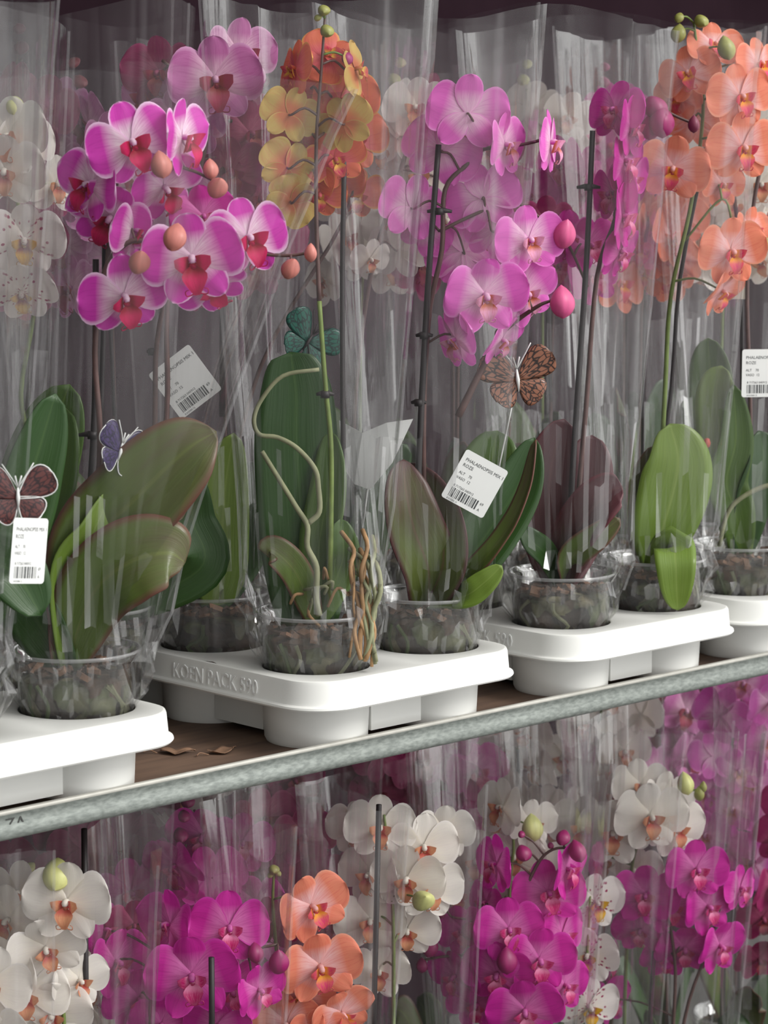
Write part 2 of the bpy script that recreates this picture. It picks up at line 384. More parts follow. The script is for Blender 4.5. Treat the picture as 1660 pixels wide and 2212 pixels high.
# stencil marks on the rail at the far left
def text_mesh(body, size, mats, mi=0, align='LEFT'):
    """text as flat mesh data, cm units, baseline at the origin in the xy plane"""
    c = bpy.data.curves.new('txt', 'FONT'); c.body = body; c.size = size; c.align_x = align; c.resolution_u = 2
    ob = bpy.data.objects.new('txt', c); COL.objects.link(ob)
    bpy.context.view_layer.update(); dg = bpy.context.evaluated_depsgraph_get()
    me = ob.evaluated_get(dg).to_mesh()
    vs = [v.co.copy() for v in me.vertices]; fs = [tuple(p.vertices) for p in me.polygons]
    ob.evaluated_get(dg).to_mesh_clear(); bpy.data.objects.remove(ob); bpy.data.curves.remove(c)
    return vs, fs
vs, fs = text_mesh('DK ZA', 1.5, None)
xa = x_at(-45, 0, -1)
m = MB().add([(xa+v.x*1.15, 0.12-0.0, -1.75+v.y) for v in vs], fs)
off = Vector((27, 28, -3)); m.v = [p-off for p in m.v]
link('stencil_marks', m.mesh('stencil_marks', plain('stencil_ink', srgb(60, 60, 58), 0.7), False), up_shelf)

# ------------------------------------------------------------------ white trays
def rrect(x0, x1, y0, y1, r, n=10, g=0.0):
    pts = []
    for cx, cy, a0 in ((x1-r, y1-r, 0), (x0+r, y1-r, 90), (x0+r, y0+r, 180), (x1-r, y0+r, 270)):
        for i in range(n+1):
            a = math.radians(a0+90*i/n); pts.append((cx+(r+g)*math.cos(a), cy+(r+g)*math.sin(a)))
    return pts
TZ = 7.75; TW, TD = 29.4, 49.5
XS, YS = (7.2, 23.2), (8.0, 24.6, 41.2)
def tray_mesh():
    mb = MB(); R = 4.2; HR = 5.55
    # top plate with six round holes
    xs = [0, (XS[0]+XS[1])/2, TW]; ys = [0, (YS[0]+YS[1])/2, (YS[1]+YS[2])/2, TD]
    N = 64
    def clampround(x, y):
        cx = min(max(x, R), TW-R); cy = min(max(y, R), TD-R); dx, dy = x-cx, y-cy; d = math.hypot(dx, dy)
        if (x < R or x > TW-R) and (y < R or y > TD-R) and d > R: return cx+dx/d*R, cy+dy/d*R
        return x, y
    for i, hx in enumerate(XS):
        for j, hy in enumerate(YS):
            vs = []; fs = []
            for k in range(N):
                a = 2*math.pi*k/N; c, s = math.cos(a), math.sin(a)
                tx = ((xs[i+1]-hx)/c if c > 1e-6 else ((xs[i]-hx)/c if c < -1e-6 else 1e9))
                ty = ((ys[j+1]-hy)/s if s > 1e-6 else ((ys[j]-hy)/s if s < -1e-6 else 1e9))
                t = min(tx, ty); X, Y = clampround(hx+c*t, hy+s*t)
                vs += [(hx+c*HR, hy+s*HR, TZ-0.12), (hx+c*(HR+0.2), hy+s*(HR+0.2), TZ), (X, Y, TZ)]
            for k in range(N):
                q = (k+1) % N
                fs += [(3*k, 3*k+1, 3*q+1, 3*q), (3*k+1, 3*k+2, 3*q+2, 3*q+1)]
            mb.add(vs, fs)
            mb.lathe([(HR, TZ-0.12), (HR-0.15, 4.6), (HR-0.42, 0.5), (HR-0.9, 0.15), (0.02, 0.15)], 56, (hx, hy))      # cup inside
            mb.lathe([(HR+0.12, TZ-0.5), (HR+0.0, 4.6), (HR-0.2, 0.4), (HR-0.4, 0.02), (0.02, 0.0)], 56, (hx, hy))    # cup outside
    # skirt with rolled bead
    prof = [(0.0, TZ), (0.22, TZ-0.08), (0.32, TZ-0.35), (0.50, 5.5), (0.58, 5.3), (0.95, 5.15), (1.0, 4.95), (0.86, 4.77), (0.5, 4.75), (0.35, 5.2), (0.1, TZ-0.5)]
    rings = [rrect(0, TW, 0, TD, R, 10, g) for g, _ in prof]
    M = len(rings[0]); vs = []
    # offset straight sides too: scale by pushing each point outwards along its corner normal
    for (g, z), ring in zip(prof, rings):
        for (x, y) in ring:
            vs.append((x, y, z))
    fs = [(a*M+k, a*M+(k+1) % M, (a+1)*M+(k+1) % M, (a+1)*M+k) for a in range(len(prof)-1) for k in range(M)]
    mb.add(vs, fs)
    # webs between the cups
    for j in range(3): mb.box(XS[0]+4.4, XS[1]-4.4, YS[j]-3.6, YS[j]-3.2, 0.7, TZ-0.4)
    for i in range(2):
        for j in range(2): mb.box(XS[i]-3.4, XS[i]-3.0, YS[j]+4.4, YS[j+1]-4.4, 0.7, TZ-0.4)
    return mb
_tb = tray_mesh()
TRAY = _tb.mesh('tray', WHITE, True)
TXT_EMB = None
def fix_sharp(me, ang=35):
    try: me.set_sharp_from_angle(angle=math.radians(ang))
    except Exception: pass
fix_sharp(TRAY)
def emboss_mesh():
    vs, fs = text_mesh('KOEN PACK 590', 2.3, None); wv = max(v.x for v in vs)
    mb = MB()
    n = len(vs)
    f = lambda v, d: (-0.44-d-(1.0-v.y/2.3)*0.06, TD-27.6-v.x/wv*13.6, 5.55+v.y*0.95)
    front = [f(v, 0.10) for v in vs]; back = [f(v, -0.05) for v in vs]
    ed = {}
    for q in fs:
        for a, b in zip(q, q[1:]+q[:1]): ed[(a, b)] = 1
    walls = [(a, b, b+n, a+n) for (a, b) in ed if (b, a) not in ed]
    mb.add(front+back, [tuple(q) for q in fs]+walls)
    return mb.mesh('embossed_lettering', plain('emboss_white', srgb(246, 247, 245), 0.35, 0.02, 20), False)
EMB = emboss_mesh()
TRAYS = [(-46.2, 'white plastic six pot tray at the lower left corner, under the leftmost clear pot'),
         (0.3, 'white plastic tray in the middle, raised lettering on its shaded left side'),
         (37.6, 'white plastic tray right of the middle one, holding the wine leaved orchid'),
         (70.0, 'white plastic tray cut by the right edge of the photo')]
for x0, lb in TRAYS:
    t = link('plant_tray', TRAY, None, (x0, -2.3, -0.8)); tag(t, lb, 'tray')
    link('embossed_lettering', EMB, t)

# ------------------------------------------------------------------ flowers
def petal_fn(L, W, ang, p=0.85, q=0.45, cup=0.25, tip=0.0, curl=0.0, z0=0.0, ruffle=0.08, seed=0, side_b=0.0):
    tm = p/(p+q); nm = (tm**p)*((1-tm)**q); ca, sa = math.cos(ang), math.sin(ang)
    def fn(u, v):
        t = 0.02+0.98*(1-(1-u)**1.7)
        s = v*2-1
        hw = W/2*((t**p)*(max(0.0, 1-t)**q)/nm)+0.12*(1-t)
        x = t*L; y = s*hw
        z = z0+cup*L*(t**1.5)*0.5-cup*0.9*(s*s)*hw*0.5+curl*t*t*L+ruffle*math.sin(s*5+seed)*t+side_b*s*hw
        return (x*ca-y*sa, x*sa+y*ca, z)
    return fn
FC = {}
def flower_meshes(var, k, joined):
    key = (var, k, joined)
    if key in FC: return FC[key]
    r = random.Random(k*13+5); J = lambda a: r.uniform(-a, a)
    D = math.radians
    form = k % 4
    cup = [0.16, 0.30, -0.10, 0.5][form]
    sep = MB()
    sep.grid(petal_fn(4.3, 3.1, D(90+J(6)), p=0.75, q=0.5, cup=cup+J(.1), z0=-0.15, seed=k), 8, 6)
    sep.grid(petal_fn(4.2, 2.9, D(-52+J(8)), p=0.7, q=0.55, cup=cup*.8+J(.1), z0=-0.2, seed=k+1), 8, 6)
    sep.grid(petal_fn(4.2, 2.9, D(-128+J(8)), p=0.7, q=0.55, cup=cup*.8+J(.1), z0=-0.2, seed=k+2), 8, 6)
    # column
    sep.tube([(0, 0.15, 0.0), (0, 0.2, 0.5), (0, 0.05, 0.95), (0, -0.15, 1.1)], [0.3, 0.36, 0.36, 0.22], 8)
    fr = petal_fn(4.7, 5.6, D(12+J(6)), p=0.95, q=0.5, cup=cup+J(.12), curl=J(.08), ruffle=0.12, seed=k+3)
    fl = petal_fn(4.7, 5.6, D(168+J(6)), p=0.95, q=0.5, cup=cup+J(.12), curl=J(.08), ruffle=0.12, seed=k+4)
    lip = MB()
    def lobe(sx):
        def fn(u, v):
            s = v*2-1
            return (sx*(0.25+1.05*u), -0.45+0.45*u+s*0.75*(1-u*u*0.6), 0.35+1.0*math.sin(u*1.6)+0.25*s)
        return fn
    lip.grid(lobe(1), 5, 4); lip.grid(lobe(-1), 5, 4)
    def mid(u, v):
        s = v*2-1; hw = 0.2+1.15*math.sin(min(1.0, u*2.2)*math.pi*0.5)*(1-u)**0.9
        return (s*hw, -0.35-2.1*u, 0.45+0.95*math.sin(u*2.4)*0.8+abs(s)*0.45*(1-u))
    lip.grid(mid, 7, 6)
    for sx in (1, -1):
        lip.tube(catmull([(0.05*sx, -2.05, 0.85), (0.3*sx, -2.4, 0.7), (0.75*sx, -2.45, 0.85), (0.8*sx, -2.1, 1.05), (0.55*sx, -2.0, 1.0)], 3), [0.07, 0.03], 5)
    lip.lathe([(0.02, 0.9), (0.28, 0.75), (0.3, 0.5), (0.1, 0.4)], 8, (0, -0.35))
    ls = 1.25 if var in ('pinkrim', 'palepink') else 1.05
    lip.v = [p*ls for p in lip.v]
    if joined:
        sep.grid(fr, 8, 6); sep.grid(fl, 8, 6)
        out = (sep.mesh('flower', PM[var]), None, None, lip.mesh('lip', LM[var]))
    else:
        out = (sep.mesh('sepals', PM[var]), MB().grid(fr, 10, 9).mesh('petal', PM[var]), MB().grid(fl, 10, 9).mesh('petal', PM[var]), lip.mesh('lip', LM[var]))
    FC[key] = out
    return out
def cam_rot(yaw, pitch, roll):
    """orientation: 0,0,0 faces the viewer's side; yaw>0 turns to the right, pitch>0 up"""
    base = Matrix((RT, Vector((0, 0, 1)), -NH)).transposed()
    D = math.radians
    return base @ Matrix.Rotation(D(yaw), 3, 'Y') @ Matrix.Rotation(D(-pitch), 3, 'X') @ Matrix.Rotation(D(roll), 3, 'Z')
def place_flower(plant, base, P, var, size=9.0, yaw=0, pitch=0, roll=0, k=0, detail=True):
    R = cam_rot(yaw, pitch, roll); s = size/9.2
    a, pr, pl, lp = flower_meshes(var, k, not detail)
    f = link('flower', a, plant, Vector(P)-Vector(base), R, s)
    if pr:
        link('petal', pr, f); link('petal', pl, f)
    link('lip', lp, f)
    return R
BUDC = {}
def bud_mesh(mat):
    if mat.name not in BUDC:
        mb = MB()
        def fn(u, v):
            a = 2*math.pi*u; r = math.sin(math.pi*v**0.85)**0.75*(1+0.06*math.cos(3*a)); z = v*3.0-1.5
            return (r*math.cos(a)*1.12, r*math.sin(a)*0.95, z)
        mb.grid(fn, 18, 10); BUDC[mat.name] = mb.mesh('bud', mat)
    return BUDC[mat.name]
def place_bud(plant, base, P, mat, size=2.6, tilt=(0, 0), name='bud'):
    R = cam_rot(tilt[1], tilt[0], 0) @ Matrix.Rotation(math.radians(-90), 3, 'X')
    return link('bud', bud_mesh(mat), plant, Vector(P)-Vector(base), R, size/3.0)

# ------------------------------------------------------------------ pots, sleeves, leaves
PR = 6.0; PH = 13.1
def pot_mesh():
    mb = MB(); out = [(4.55, 0), (4.7, 0.15), (PR-0.25, PH-0.9), (PR, PH-0.8), (PR+0.1, PH)]
    inn = [(PR-0.02, PH), (PR-0.14, PH-0.8), (PR-0.4, PH-1.0), (4.55, 0.3), (0.02, 0.3)]
    mb.lathe([(0.02, 0)]+out, 56, mi=0)
    mb.lathe([(PR-0.02, PH-0.32), (PR+0.12, PH-0.32), (PR+0.2, PH-0.1), (PR+0.12, PH+0.06), (PR-0.05, PH+0.04)], 56, mi=1)
    return mb.mesh('pot', [POTM, POTRIM])
POT = pot_mesh()
SUBC = []
def substrate_meshes():
    for k in range(4):
        r = random.Random(40+k); mb = MB()
        def rr(z): return (4.45+(PR-0.35-4.45)*z/PH)-0.12
        mb.lathe([(0.02, 0.35), (rr(0.3), 0.35), (rr(4), 4), (rr(8), 8), (rr(10), 10.4), (rr(10)-0.8, 10.8), (0.02, 11.0)], 40)
        mb.v = [p+Vector((noise.noise(p*0.8+Vector((k, 0, 0))), noise.noise(p*0.8+Vector((9, k, 0))), noise.noise(p*0.7)))*0.18*(0.0 if math.hypot(p.x, p.y) < 0.1 else 1) for p in mb.v]
        for i in range(60):
            a = r.uniform(0, 6.28); d = 4.9*math.sqrt(r.random()); sx, sy, sz = r.uniform(.35, .9), r.uniform(.25, .6), r.uniform(.12, .3)
            R = Euler((r.uniform(-.6, .6), r.uniform(-.6, .6), r.uniform(0, 3))).to_matrix(); c = Vector((d*math.cos(a), d*math.sin(a), 11.05+r.uniform(0, .5)))
            b = MB().box(-sx, sx, -sy, sy, -sz, sz); mb.add([c+R @ (p*r.uniform(.8, 1.1)) for p in b.v], b.f, None, r.choice([1, 1, 2]))
        for i in range(7):                                     # roots lying against the clear wall
            a = r.uniform(0, 6.28); pts = []
            z = 10.3
            while z > 0.8:
                pts.append((rr(z)*math.cos(a), rr(z)*math.sin(a), z)); a += r.uniform(-.35, .35); z -= r.uniform(1.0, 1.8)
            mb.tube(catmull(pts, 3), 0.22, 6, mi=3 if i % 2 else 4)
        SUBC.append(mb.mesh('potting_bark', [SUBST, CHIP, plain('bark_chip_light%d' % k, srgb(150, 110, 84), 0.8, 0.5, 40), ROOT_G, ROOT], True))
        fix_sharp(SUBC[-1], 40)
substrate_meshes()

def sleeve_mesh(seed, top=(11, 9), z1=73.0, rot=-YAW, lean=(0, 0), nu=72, nv=16, mat=None, r0=6.3, amp=1.0, wide_z=0.8):
    """cone of film: crumpled round the pot, opening towards the top, with a few long sharp pleats"""
    r = random.Random(seed); z0 = 0.5
    ph = [r.uniform(0, 6.28) for _ in range(6)]
    mb = MB(); vs = []; uv = []
    fold = [0.0]*nu
    for q in range(7):
        i0 = r.randrange(nu); h = r.choice([-1, 1])*r.uniform(.5, 1.0)
        fold[i0] += h; fold[(i0+1) % nu] += -h*0.6
    blk = {(j, i): r.gauss(0, 1) for j in range(40) for i in range(nu)}
    drift = [r.uniform(-1.2, 1.2) for _ in range(4)]
    zs = [z0, 4.5, 7.6, 9.2, 10.8, 12.4, 14.2, 16.5]+[16.5+(z1-16.5)*((j+1)/(nv-7))**0.95 for j in range(nv-7)]
    for j, z in enumerate(zs):
        t = max(0.0, (z-10)/(z1-10)); g = t**wide_z
        rb = 4.85 if z < 5 else (5.4 if z < 8.3 else 5.9+(r0-5.9)*min(1, (z-8)/3.6))
        for i in range(nu):
            a = 2*math.pi*i/nu
            ex = rb+(top[0]-rb)*g; ey = rb+(top[1]-rb)*g
            rad = (ex*ey)/math.sqrt((ey*math.cos(a))**2+(ex*math.sin(a))**2)
            wv = (math.sin(4*a+ph[0]+t*drift[0])*0.35+math.sin(7*a+ph[1]+t*drift[1])*0.22+math.sin(13*a+ph[3]+t*drift[2])*0.10)*t*1.6+fold[i]*(0.05+0.75*t)
            if 8 < z < 17: wv += blk[(j, i//3)]*0.42+r.gauss(0, 1)*0.12+0.25
            elif z >= 17: wv += r.gauss(0, 1)*0.05
            rad += wv*amp
            x = rad*math.cos(a+rot); y = rad*math.sin(a+rot)
            zz = z+(r.uniform(-0.35, 0.35) if 0 < j < len(zs)-1 else (math.sin(2*a+ph[2])*1.2 if j else 0))
            vs.append((x+lean[0]*t*t, y+lean[1]*t*t, zz)); uv.append((i/nu, z/z1*1.0))
    fs = []; sm = []; cms = []
    for j in range(len(zs)-1):
        for i in range(nu):
            a, b, c, d = j*nu+i, j*nu+(i+1) % nu, (j+1)*nu+(i+1) % nu, (j+1)*nu+i
            if (i+j) % 2: fs += [(a, b, c), (a, c, d)]
            else: fs += [(a, b, d), (b, c, d)]
            sm += [j > 8]*2
            cm = 2 if (1 <= j <= 8 and r.random() < 0.16) else 0
            cms += [cm, cm]
    mb.add(vs, fs, uv)
    for i0 in (0, nu//2):                      # welded side seams
        sv_ = []
        for j in range(4, len(zs)):
            p = Vector(vs[j*nu+i0]); d = Vector((math.cos(2*math.pi*i0/nu+rot), math.sin(2*math.pi*i0/nu+rot), 0))
            sv_ += [p, p+d*0.28]
        mb.add(sv_, [(2*q, 2*q+1, 2*q+3, 2*q+2) for q in range(len(sv_)//2-1)], [(0.5, q/len(sv_)) for q in range(len(sv_))], 1)
        sm += [True]*(len(sv_)//2-1)
    for q, cmi in enumerate(cms): mb.m[q] = cmi
    me = mb.mesh('sleeve', [mat or FILM, SEAM, CRUMPLE], True)
    for p, q in zip(me.polygons, sm): p.use_smooth = q
    return me

def leaf(plant, base, pts, W, mat, face=0.0, tiltn=0.0, fold=0.22, thick=0.16, p=0.45, q=0.5, name='leaf'):
    """blade along world points; face turns the blade normal round from the viewer's side"""
    sp = catmull(pts, 8); n = len(sp)-1
    nrm = -(NH)
    nrm = Matrix.Rotation(math.radians(face), 3, 'Z') @ nrm
    nrm = (nrm+Vector((0, 0, math.tan(math.radians(tiltn))))).normalized()
    tm = p/(p+q); nm = tm**p*(1-tm)**q
    mb = MB(); vs = []; uv = []; C = 8
    for i in range(n+1):
        t = i/n; tg = (sp[min(i+1, n)]-sp[max(i-1, 0)]).normalized()
        sd = tg.cross(nrm).normalized(); nn = sd.cross(tg).normalized()
        hw = W/2*((0.03+0.97*t)**p*max(0.0, 1-t)**q)/nm+0.02
        for c in range(C+1):
            s = c/C*2-1
            vs.append(sp[i]+sd*(s*hw)+nn*(abs(s)**1.4*hw*fold)-Vector(base)); uv.append((t, c/C))
    fs = [(i*(C+1)+c, i*(C+1)+c+1, (i+1)*(C+1)+c+1, (i+1)*(C+1)+c) for i in range(n) for c in range(C)]
    mb.add(vs, fs, uv)
    o = link(name, mb.mesh(name, mat), plant)
    md = o.modifiers.new('thickness', 'SOLIDIFY'); md.thickness = thick*U; md.offset = 0
    return o
def tube_part(plant, base, name, pts, rad, mat, smooth_k=5, n=8):
    sp = catmull(pts, smooth_k) if smooth_k else [Vector(p) for p in pts]
    return link(name, MB().tube([p-Vector(base) for p in sp], rad, n).mesh(name, mat), plant)
def clip(plant, base, P, w=1.3):
    mb = MB().tube([(-w, 0, 0), (-w*.3, 0, .12), (w*.3, 0, .12), (w, 0, 0)], [.16, .3, .3, .16], 6)
    mb.lathe([(.32, -.35), (.48, -.35), (.48, .35), (.32, .35)], 12)
    R = Matrix((RT, NH, Vector((0, 0, 1)))).transposed()
    return link('stake_clip', mb.mesh('stake_clip', STAKE, True), plant, Vector(P)-Vector(base), R)

def price_label(sleeve, base, P, w, h, roll, yaw=0, pitch=0, lines=True):
    """card sticker with print, one mesh with two materials"""
    mb = MB(); ring = rrect(-w/2, w/2, -h/2, h/2, 0.3, 4)
    n = len(ring); mb.add([(x, y, 0.03) for x, y in ring]+[(x, y, -0.01) for x, y in ring],
                          [tuple(range(n)), tuple(range(2*n-1, n-1, -1))]+[(k, n+k, n+(k+1) % n, (k+1) % n) for k in range(n)])
    def txt(s, x, y, size):
        vs, fs = text_mesh(s, size, None)
        mb.add([(x+v.x*w/5.4, y+v.y, 0.05) for v in vs], fs, None, 1)
    l = -w/2
    txt('PHALAENOPSIS MIX 1', l+0.45*w/5, h*0.30, 0.50); txt('ROZE', l+0.45*w/5, h*0.19, 0.50)
    txt('ALT    70', l+0.45*w/5, h*0.04, 0.42); txt('VASO  12', l+0.45*w/5, -h*0.06, 0.42)
    r = random.Random(3); x = l+0.6*w/5
    while x < l+w*0.74:
        bw = r.choice([.05, .05, .1, .15]); mb.box(x, x+bw, -h*0.42, -h*0.24, 0.03, 0.05, 1); x += bw+r.choice([.05, .08, .12])
    txt('8 717263 045912', l+0.6*w/5, -h*0.215, 0.36); txt('8 015300 12', l+0.6*w/5, -h*0.48, 0.26)
    txt('69', l+w*0.80, -h*0.30, 0.42); txt('A', l+w*0.80, -h*0.42, 0.42)
    R = cam_rot(yaw, pitch, roll)
    return link('price_label', mb.mesh('price_label', [CARD, INK], False), sleeve, Vector(P)-Vector(base), R)

def wing_mat(name, col, dark):
    m, n, l, out = newmat(name); p = n.new('ShaderNodeBsdfPrincipled'); p.inputs['Roughness'].default_value = 0.35
    v = nd(n, 'ShaderNodeTexVoronoi'); v.feature = 'DISTANCE_TO_EDGE'; v.inputs['Scale'].default_value = 1.0
    l.new(scaled_uv(n, l, 5.0, 9.0), v.inputs['Vector'])
    f = ramp(n, l, v.outputs[0], [(0.05, (1, 1, 1)), (0.14, (0, 0, 0))])
    l.new(mixc(n, l, f, col, dark), p.inputs['Base Color']); l.new(p.outputs[0], out.inputs[0]); return m
def butterfly(plant, base, P, size, mat, wire, yaw=0, pitch=0, roll=0, foot=None, edge=None):
    R = cam_rot(yaw, pitch, roll); mb = MB()
    def wing(sx, L, W, ang, z):
        fn0 = petal_fn(L, W, math.radians(ang), p=1.2, q=0.42, cup=0.2, ruffle=0.03)
        return lambda u, v: (lambda q: Vector((q[0]*sx, q[1], q[2]+z)))(fn0(u, v))
    for sx in (1, -1):
        mb.grid(wing(sx, 3.3, 2.5, 33, 0.05), 10, 8); mb.grid(wing(sx, 2.3, 2.3, -40, 0), 10, 8)
    mb.tube([(0, -0.9, 0.12), (0, 0, 0.2), (0, 0.8, 0.15)], [0.06, 0.17, 0.08], 8, 1)
    for sx in (1, -1): mb.tube(catmull([(0, 0.8, .15), (0.45*sx, 1.5, .3), (1.25*sx, 2.7, .3)], 3), 0.05, 5, 1); mb.tube([(0, 0.8, .15), (0.25*sx, 1.75, .45)], 0.07, 5, 1)
    if edge:
        for sx in (1, -1):
            for (L, W, a) in ((3.3, 2.5, 33), (2.3, 2.3, -40)):
                f = wing(sx, L, W, a, 0.06); pts = [f(i/10, 0) for i in range(11)]+[f(1-i/10, 1) for i in range(11)]
                mb.tube(pts, 0.055, 5, 2)
    o = link('butterfly_pick', mb.mesh('butterfly_pick', [mat, wire, edge or wire]), plant, Vector(P)-Vector(base), R, size/5.0)
    md = o.modifiers.new('thickness', 'SOLIDIFY'); md.thickness = 0.0008
    if foot is not None:
        Ri = (R.to_4x4() @ Matrix.Scale(size/5.0, 4)).inverted()
        pts = [(Ri @ ((Vector(q)-Vector(P))*1.0)) for q in (P, (Vector(P)+Vector(foot))/2+RT*0.3, foot)]
        link('wire', MB().tube(catmull(pts, 5), 0.07, 6).mesh('wire', wire), o)
    return o

def new_plant(name, label, xy, z=-0.5, group=None, pot=True, sub=0, cat='orchid'):
    b = Vector((xy[0], xy[1], z)); t = thing(name, label, cat, b, group)
    if pot:
        link('pot', POT, t); s = link('potting_bark', SUBC[sub % 4], t, rot=Matrix.Rotation(sub*1.3, 3, 'Z')); s['kind'] = 'stuff'
    return t, b

def add_flowers(plant, base, stems, flowers, var, smat=None, detail=True, pedicels=True):
    """stems: list of (points, radius, material); flowers: (px,py,size,yaw,pitch,roll,dd[,variety])"""
    sp = []
    for pts, rad, mat in stems:
        tube_part(plant, base, 'flower_spike', pts, rad, mat); sp += catmull(pts, 6)
    for i, f in enumerate(flowers):
        px, py, size, yaw, pitch, roll, dd = f[:7]; vr = f[7] if len(f) > 7 else var
        P = PV(px, py, base, dd); R = place_flower(plant, base, P, vr, size, yaw, pitch, roll, k=(i*7+int(px)) % 8, detail=detail)
        if pedicels and sp:
            q = min(sp, key=lambda s: (s-P).length)
            if (q-P).length < 9:
                back = P-(R @ Vector((0, 0, 1)))*0.9
                tube_part(plant, base, 'pedicel', [q, (q+back)/2+Vector((0, 0, 0.7)), back, P], [0.14, 0.11], smat or STEM_P, 3, 6)
    return sp
def add_buds(plant, base, buds, sp, default, smat):
    for b in buds:
        px, py, size, tilt, dd = b[:5]; mat = b[5] if len(b) > 5 else default
        P = PV(px, py, base, dd); place_bud(plant, base, P, mat, size, tilt)
        if sp:
            q = min(sp, key=lambda s: (s-P).length)
            if 0.4 < (q-P).length < 9: tube_part(plant, base, 'pedicel', [q, (q+P)/2+Vector((0, 0, .4)), P], [0.13, 0.1], smat, 3, 6)

exec_order = []
FRONTY = 8.5
def V(*pairs, base, dd=0.0):
    out = []
    for q in pairs:
        out.append(PV(q[0], q[1], base, dd+(q[2] if len(q) > 2 else 0)))
    return out

# ------------------------------------------------------------------ upper shelf, front row
# --- leftmost whites
A0 = (-39.0, 5.7)
t, b = new_plant('potted_orchid', 'sleeved orchid at the far left edge, narrow white sticker over its leaves', A0, sub=1)
leaf(t, b, [Vector((b.x, b.y, 10.5)), *V((20, 1180), (75, 1000), (120, 850), base=b, dd=2)], 5.6, GREEN_D, 25)
leaf(t, b, [Vector((b.x, b.y, 10.5)), *V((-60, 1260), (20, 1230), (90, 1330), base=b, dd=-2)], 6.5, GREEN_D, 10, 30)
s = link('sleeve', sleeve_mesh(11, (12, 9.5), 73), t)
price_label(s, b, PV(62, 1190, b, -7), 3.9, 5.7, -7, yaw=48)
GW = wing_mat('wing_wine', srgb(96, 52, 50), srgb(44, 26, 30)); PWH = plain('white_plastic', srgb(225, 226, 224), 0.4, 0.05)
butterfly(t, b, PV(38, 1075, b, -6), 5.6, GW, PWH, yaw=20, foot=PV(20, 1330, b, 0), edge=PWH)

A0b = (-23.0, 22.3)
t, b = new_plant('potted_orchid', 'white orchid with magenta spotted throats high at the far left edge', A0b, sub=2)
st = V((20, 1270), (65, 1000, ), (45, 850), (75, 640), (40, 450), (20, 300), (35, 235), base=b)
sp = add_flowers(t, b, [(st, [0.28, 0.16], STEM_G)], [
 (20, 300, 8.8, -20, 10, 5, -1, 'white'), (10, 370, 8.0, 0, -15, 0, -2, 'white'), (60, 310, 6.5, 40, 0, 0, 1, 'white'),
 (52, 520, 8.0, 8, -12, 0, -2), (48, 632, 7.0, 0, -30, 5, -3), (-30, 560, 8, -30, 0, 0, 0), (120, 400, 6.5, 30, 0, 0, 6, 'white')], 'spotted', STEM_G)
add_buds(t, b, [(32, 228, 2.4, (40, 0), 0)], sp, BM['white'], STEM_G)
tube_part(t, b, 'support_stake', V((52, 1300), (50, 1000), (62, 700), base=b, dd=1), 0.24, STAKE)
leaf(t, b, [Vector((b.x, b.y, 10.5)), *V((60, 1100), (110, 950), (150, 830), base=b, dd=1)], 7.5, GREEN, -10)
link('sleeve', sleeve_mesh(12, (10, 9), 72), t)

# --- A: white rimmed pink
A = (-23.0, 5.7)
t, b = new_plant('potted_orchid', 'pink orchid with white rimmed petals and crimson lips, in the leftmost clear pot', A, sub=3)
C0 = Vector((b.x-1.5, b.y-0.5, 11.0))
leaf(t, b, [C0, *V((185, 1200, -1), (290, 1080, -2), (400, 975, -2), (468, 932, -1), base=b)], 8.6, GREEN_R, 18, 25, fold=0.12, p=0.75, q=0.75)
leaf(t, b, [C0, *V((200, 1285, -3), (280, 1215, -4), (360, 1195, -4), (400, 1215, -3), base=b)], 8.0, GREEN_R, 5, 25, fold=0.12, p=.6, q=0.6)
leaf(t, b, [C0, *V((190, 1210, 1), (270, 1130, 1), (350, 1090, 2), (395, 1120, 2), base=b)], 7.4, GREEN_R, 25, 15, fold=0.15)
leaf(t, b, [C0, *V((80, 1260, 1), (75, 1130, 2), (110, 1000, 3), (140, 880, 4), base=b)], 7.2, GREEN, -15, 0)
leaf(t, b, [C0, *V((50, 1290, -1), (10, 1230, 0), (-10, 1150, 1), base=b)], 6.5, GREEN_D, -35, 25)
leaf(t, b, [C0, *V((140, 1240, -2), (200, 1150, -2), (240, 1060, -1), base=b)], 3.4, GREEN_L, 35, 10)
stake = V((190, 1380), (192, 1120), (205, 880), (207, 560), base=b, dd=0.6)
tube_part(t, b, 'support_stake', stake, 0.30, STAKE, 3)
clip(t, b, PV(200, 940, b, 0.5))
tube_part(t, b, 'support_stake', V((215, 1000), (226, 600), (225, 272), base=b, dd=3.0), 0.26, STAKE, 3)
main = V((165, 1370), (215, 1000), (205, 760), (225, 590), (275, 525), (330, 520), (390, 500), (470, 505), (560, 545), (620, 552), (668, 546), base=b, dd=-1)
up2 = V((225, 700), (240, 480), (270, 330), (330, 320), (385, 357), (425, 372), (470, 395), base=b, dd=0.5)
sp = add_flowers(t, b, [(main, [0.3, 0.13], STEM_P), (up2, [0.25, 0.13], STEM_P)], [
 (415, 560, 9.4, 6, -6, 8, -4), (535, 515, 8.2, 28, 0, 14, -2), (268, 640, 8.6, 24, -20, 14, -3),
 (285, 310, 8.4, 18, 0, 22, -3), (195, 400, 7.6, -38, 0, -18, -1), (238, 470, 8.0, -12, -25, -30, 0),
 (395, 300, 8.0, 68, 0, 6, 0), (355, 405, 7.6, 40, -30, 30, 1), (290, 500, 7.6, 66, -10, 0, 0),
 (440, 470, 6.5, 10, 5, 10, 3, 'magenta'), (455, 615, 7.0, 12, -38, 40, -1)], 'pinkrim')
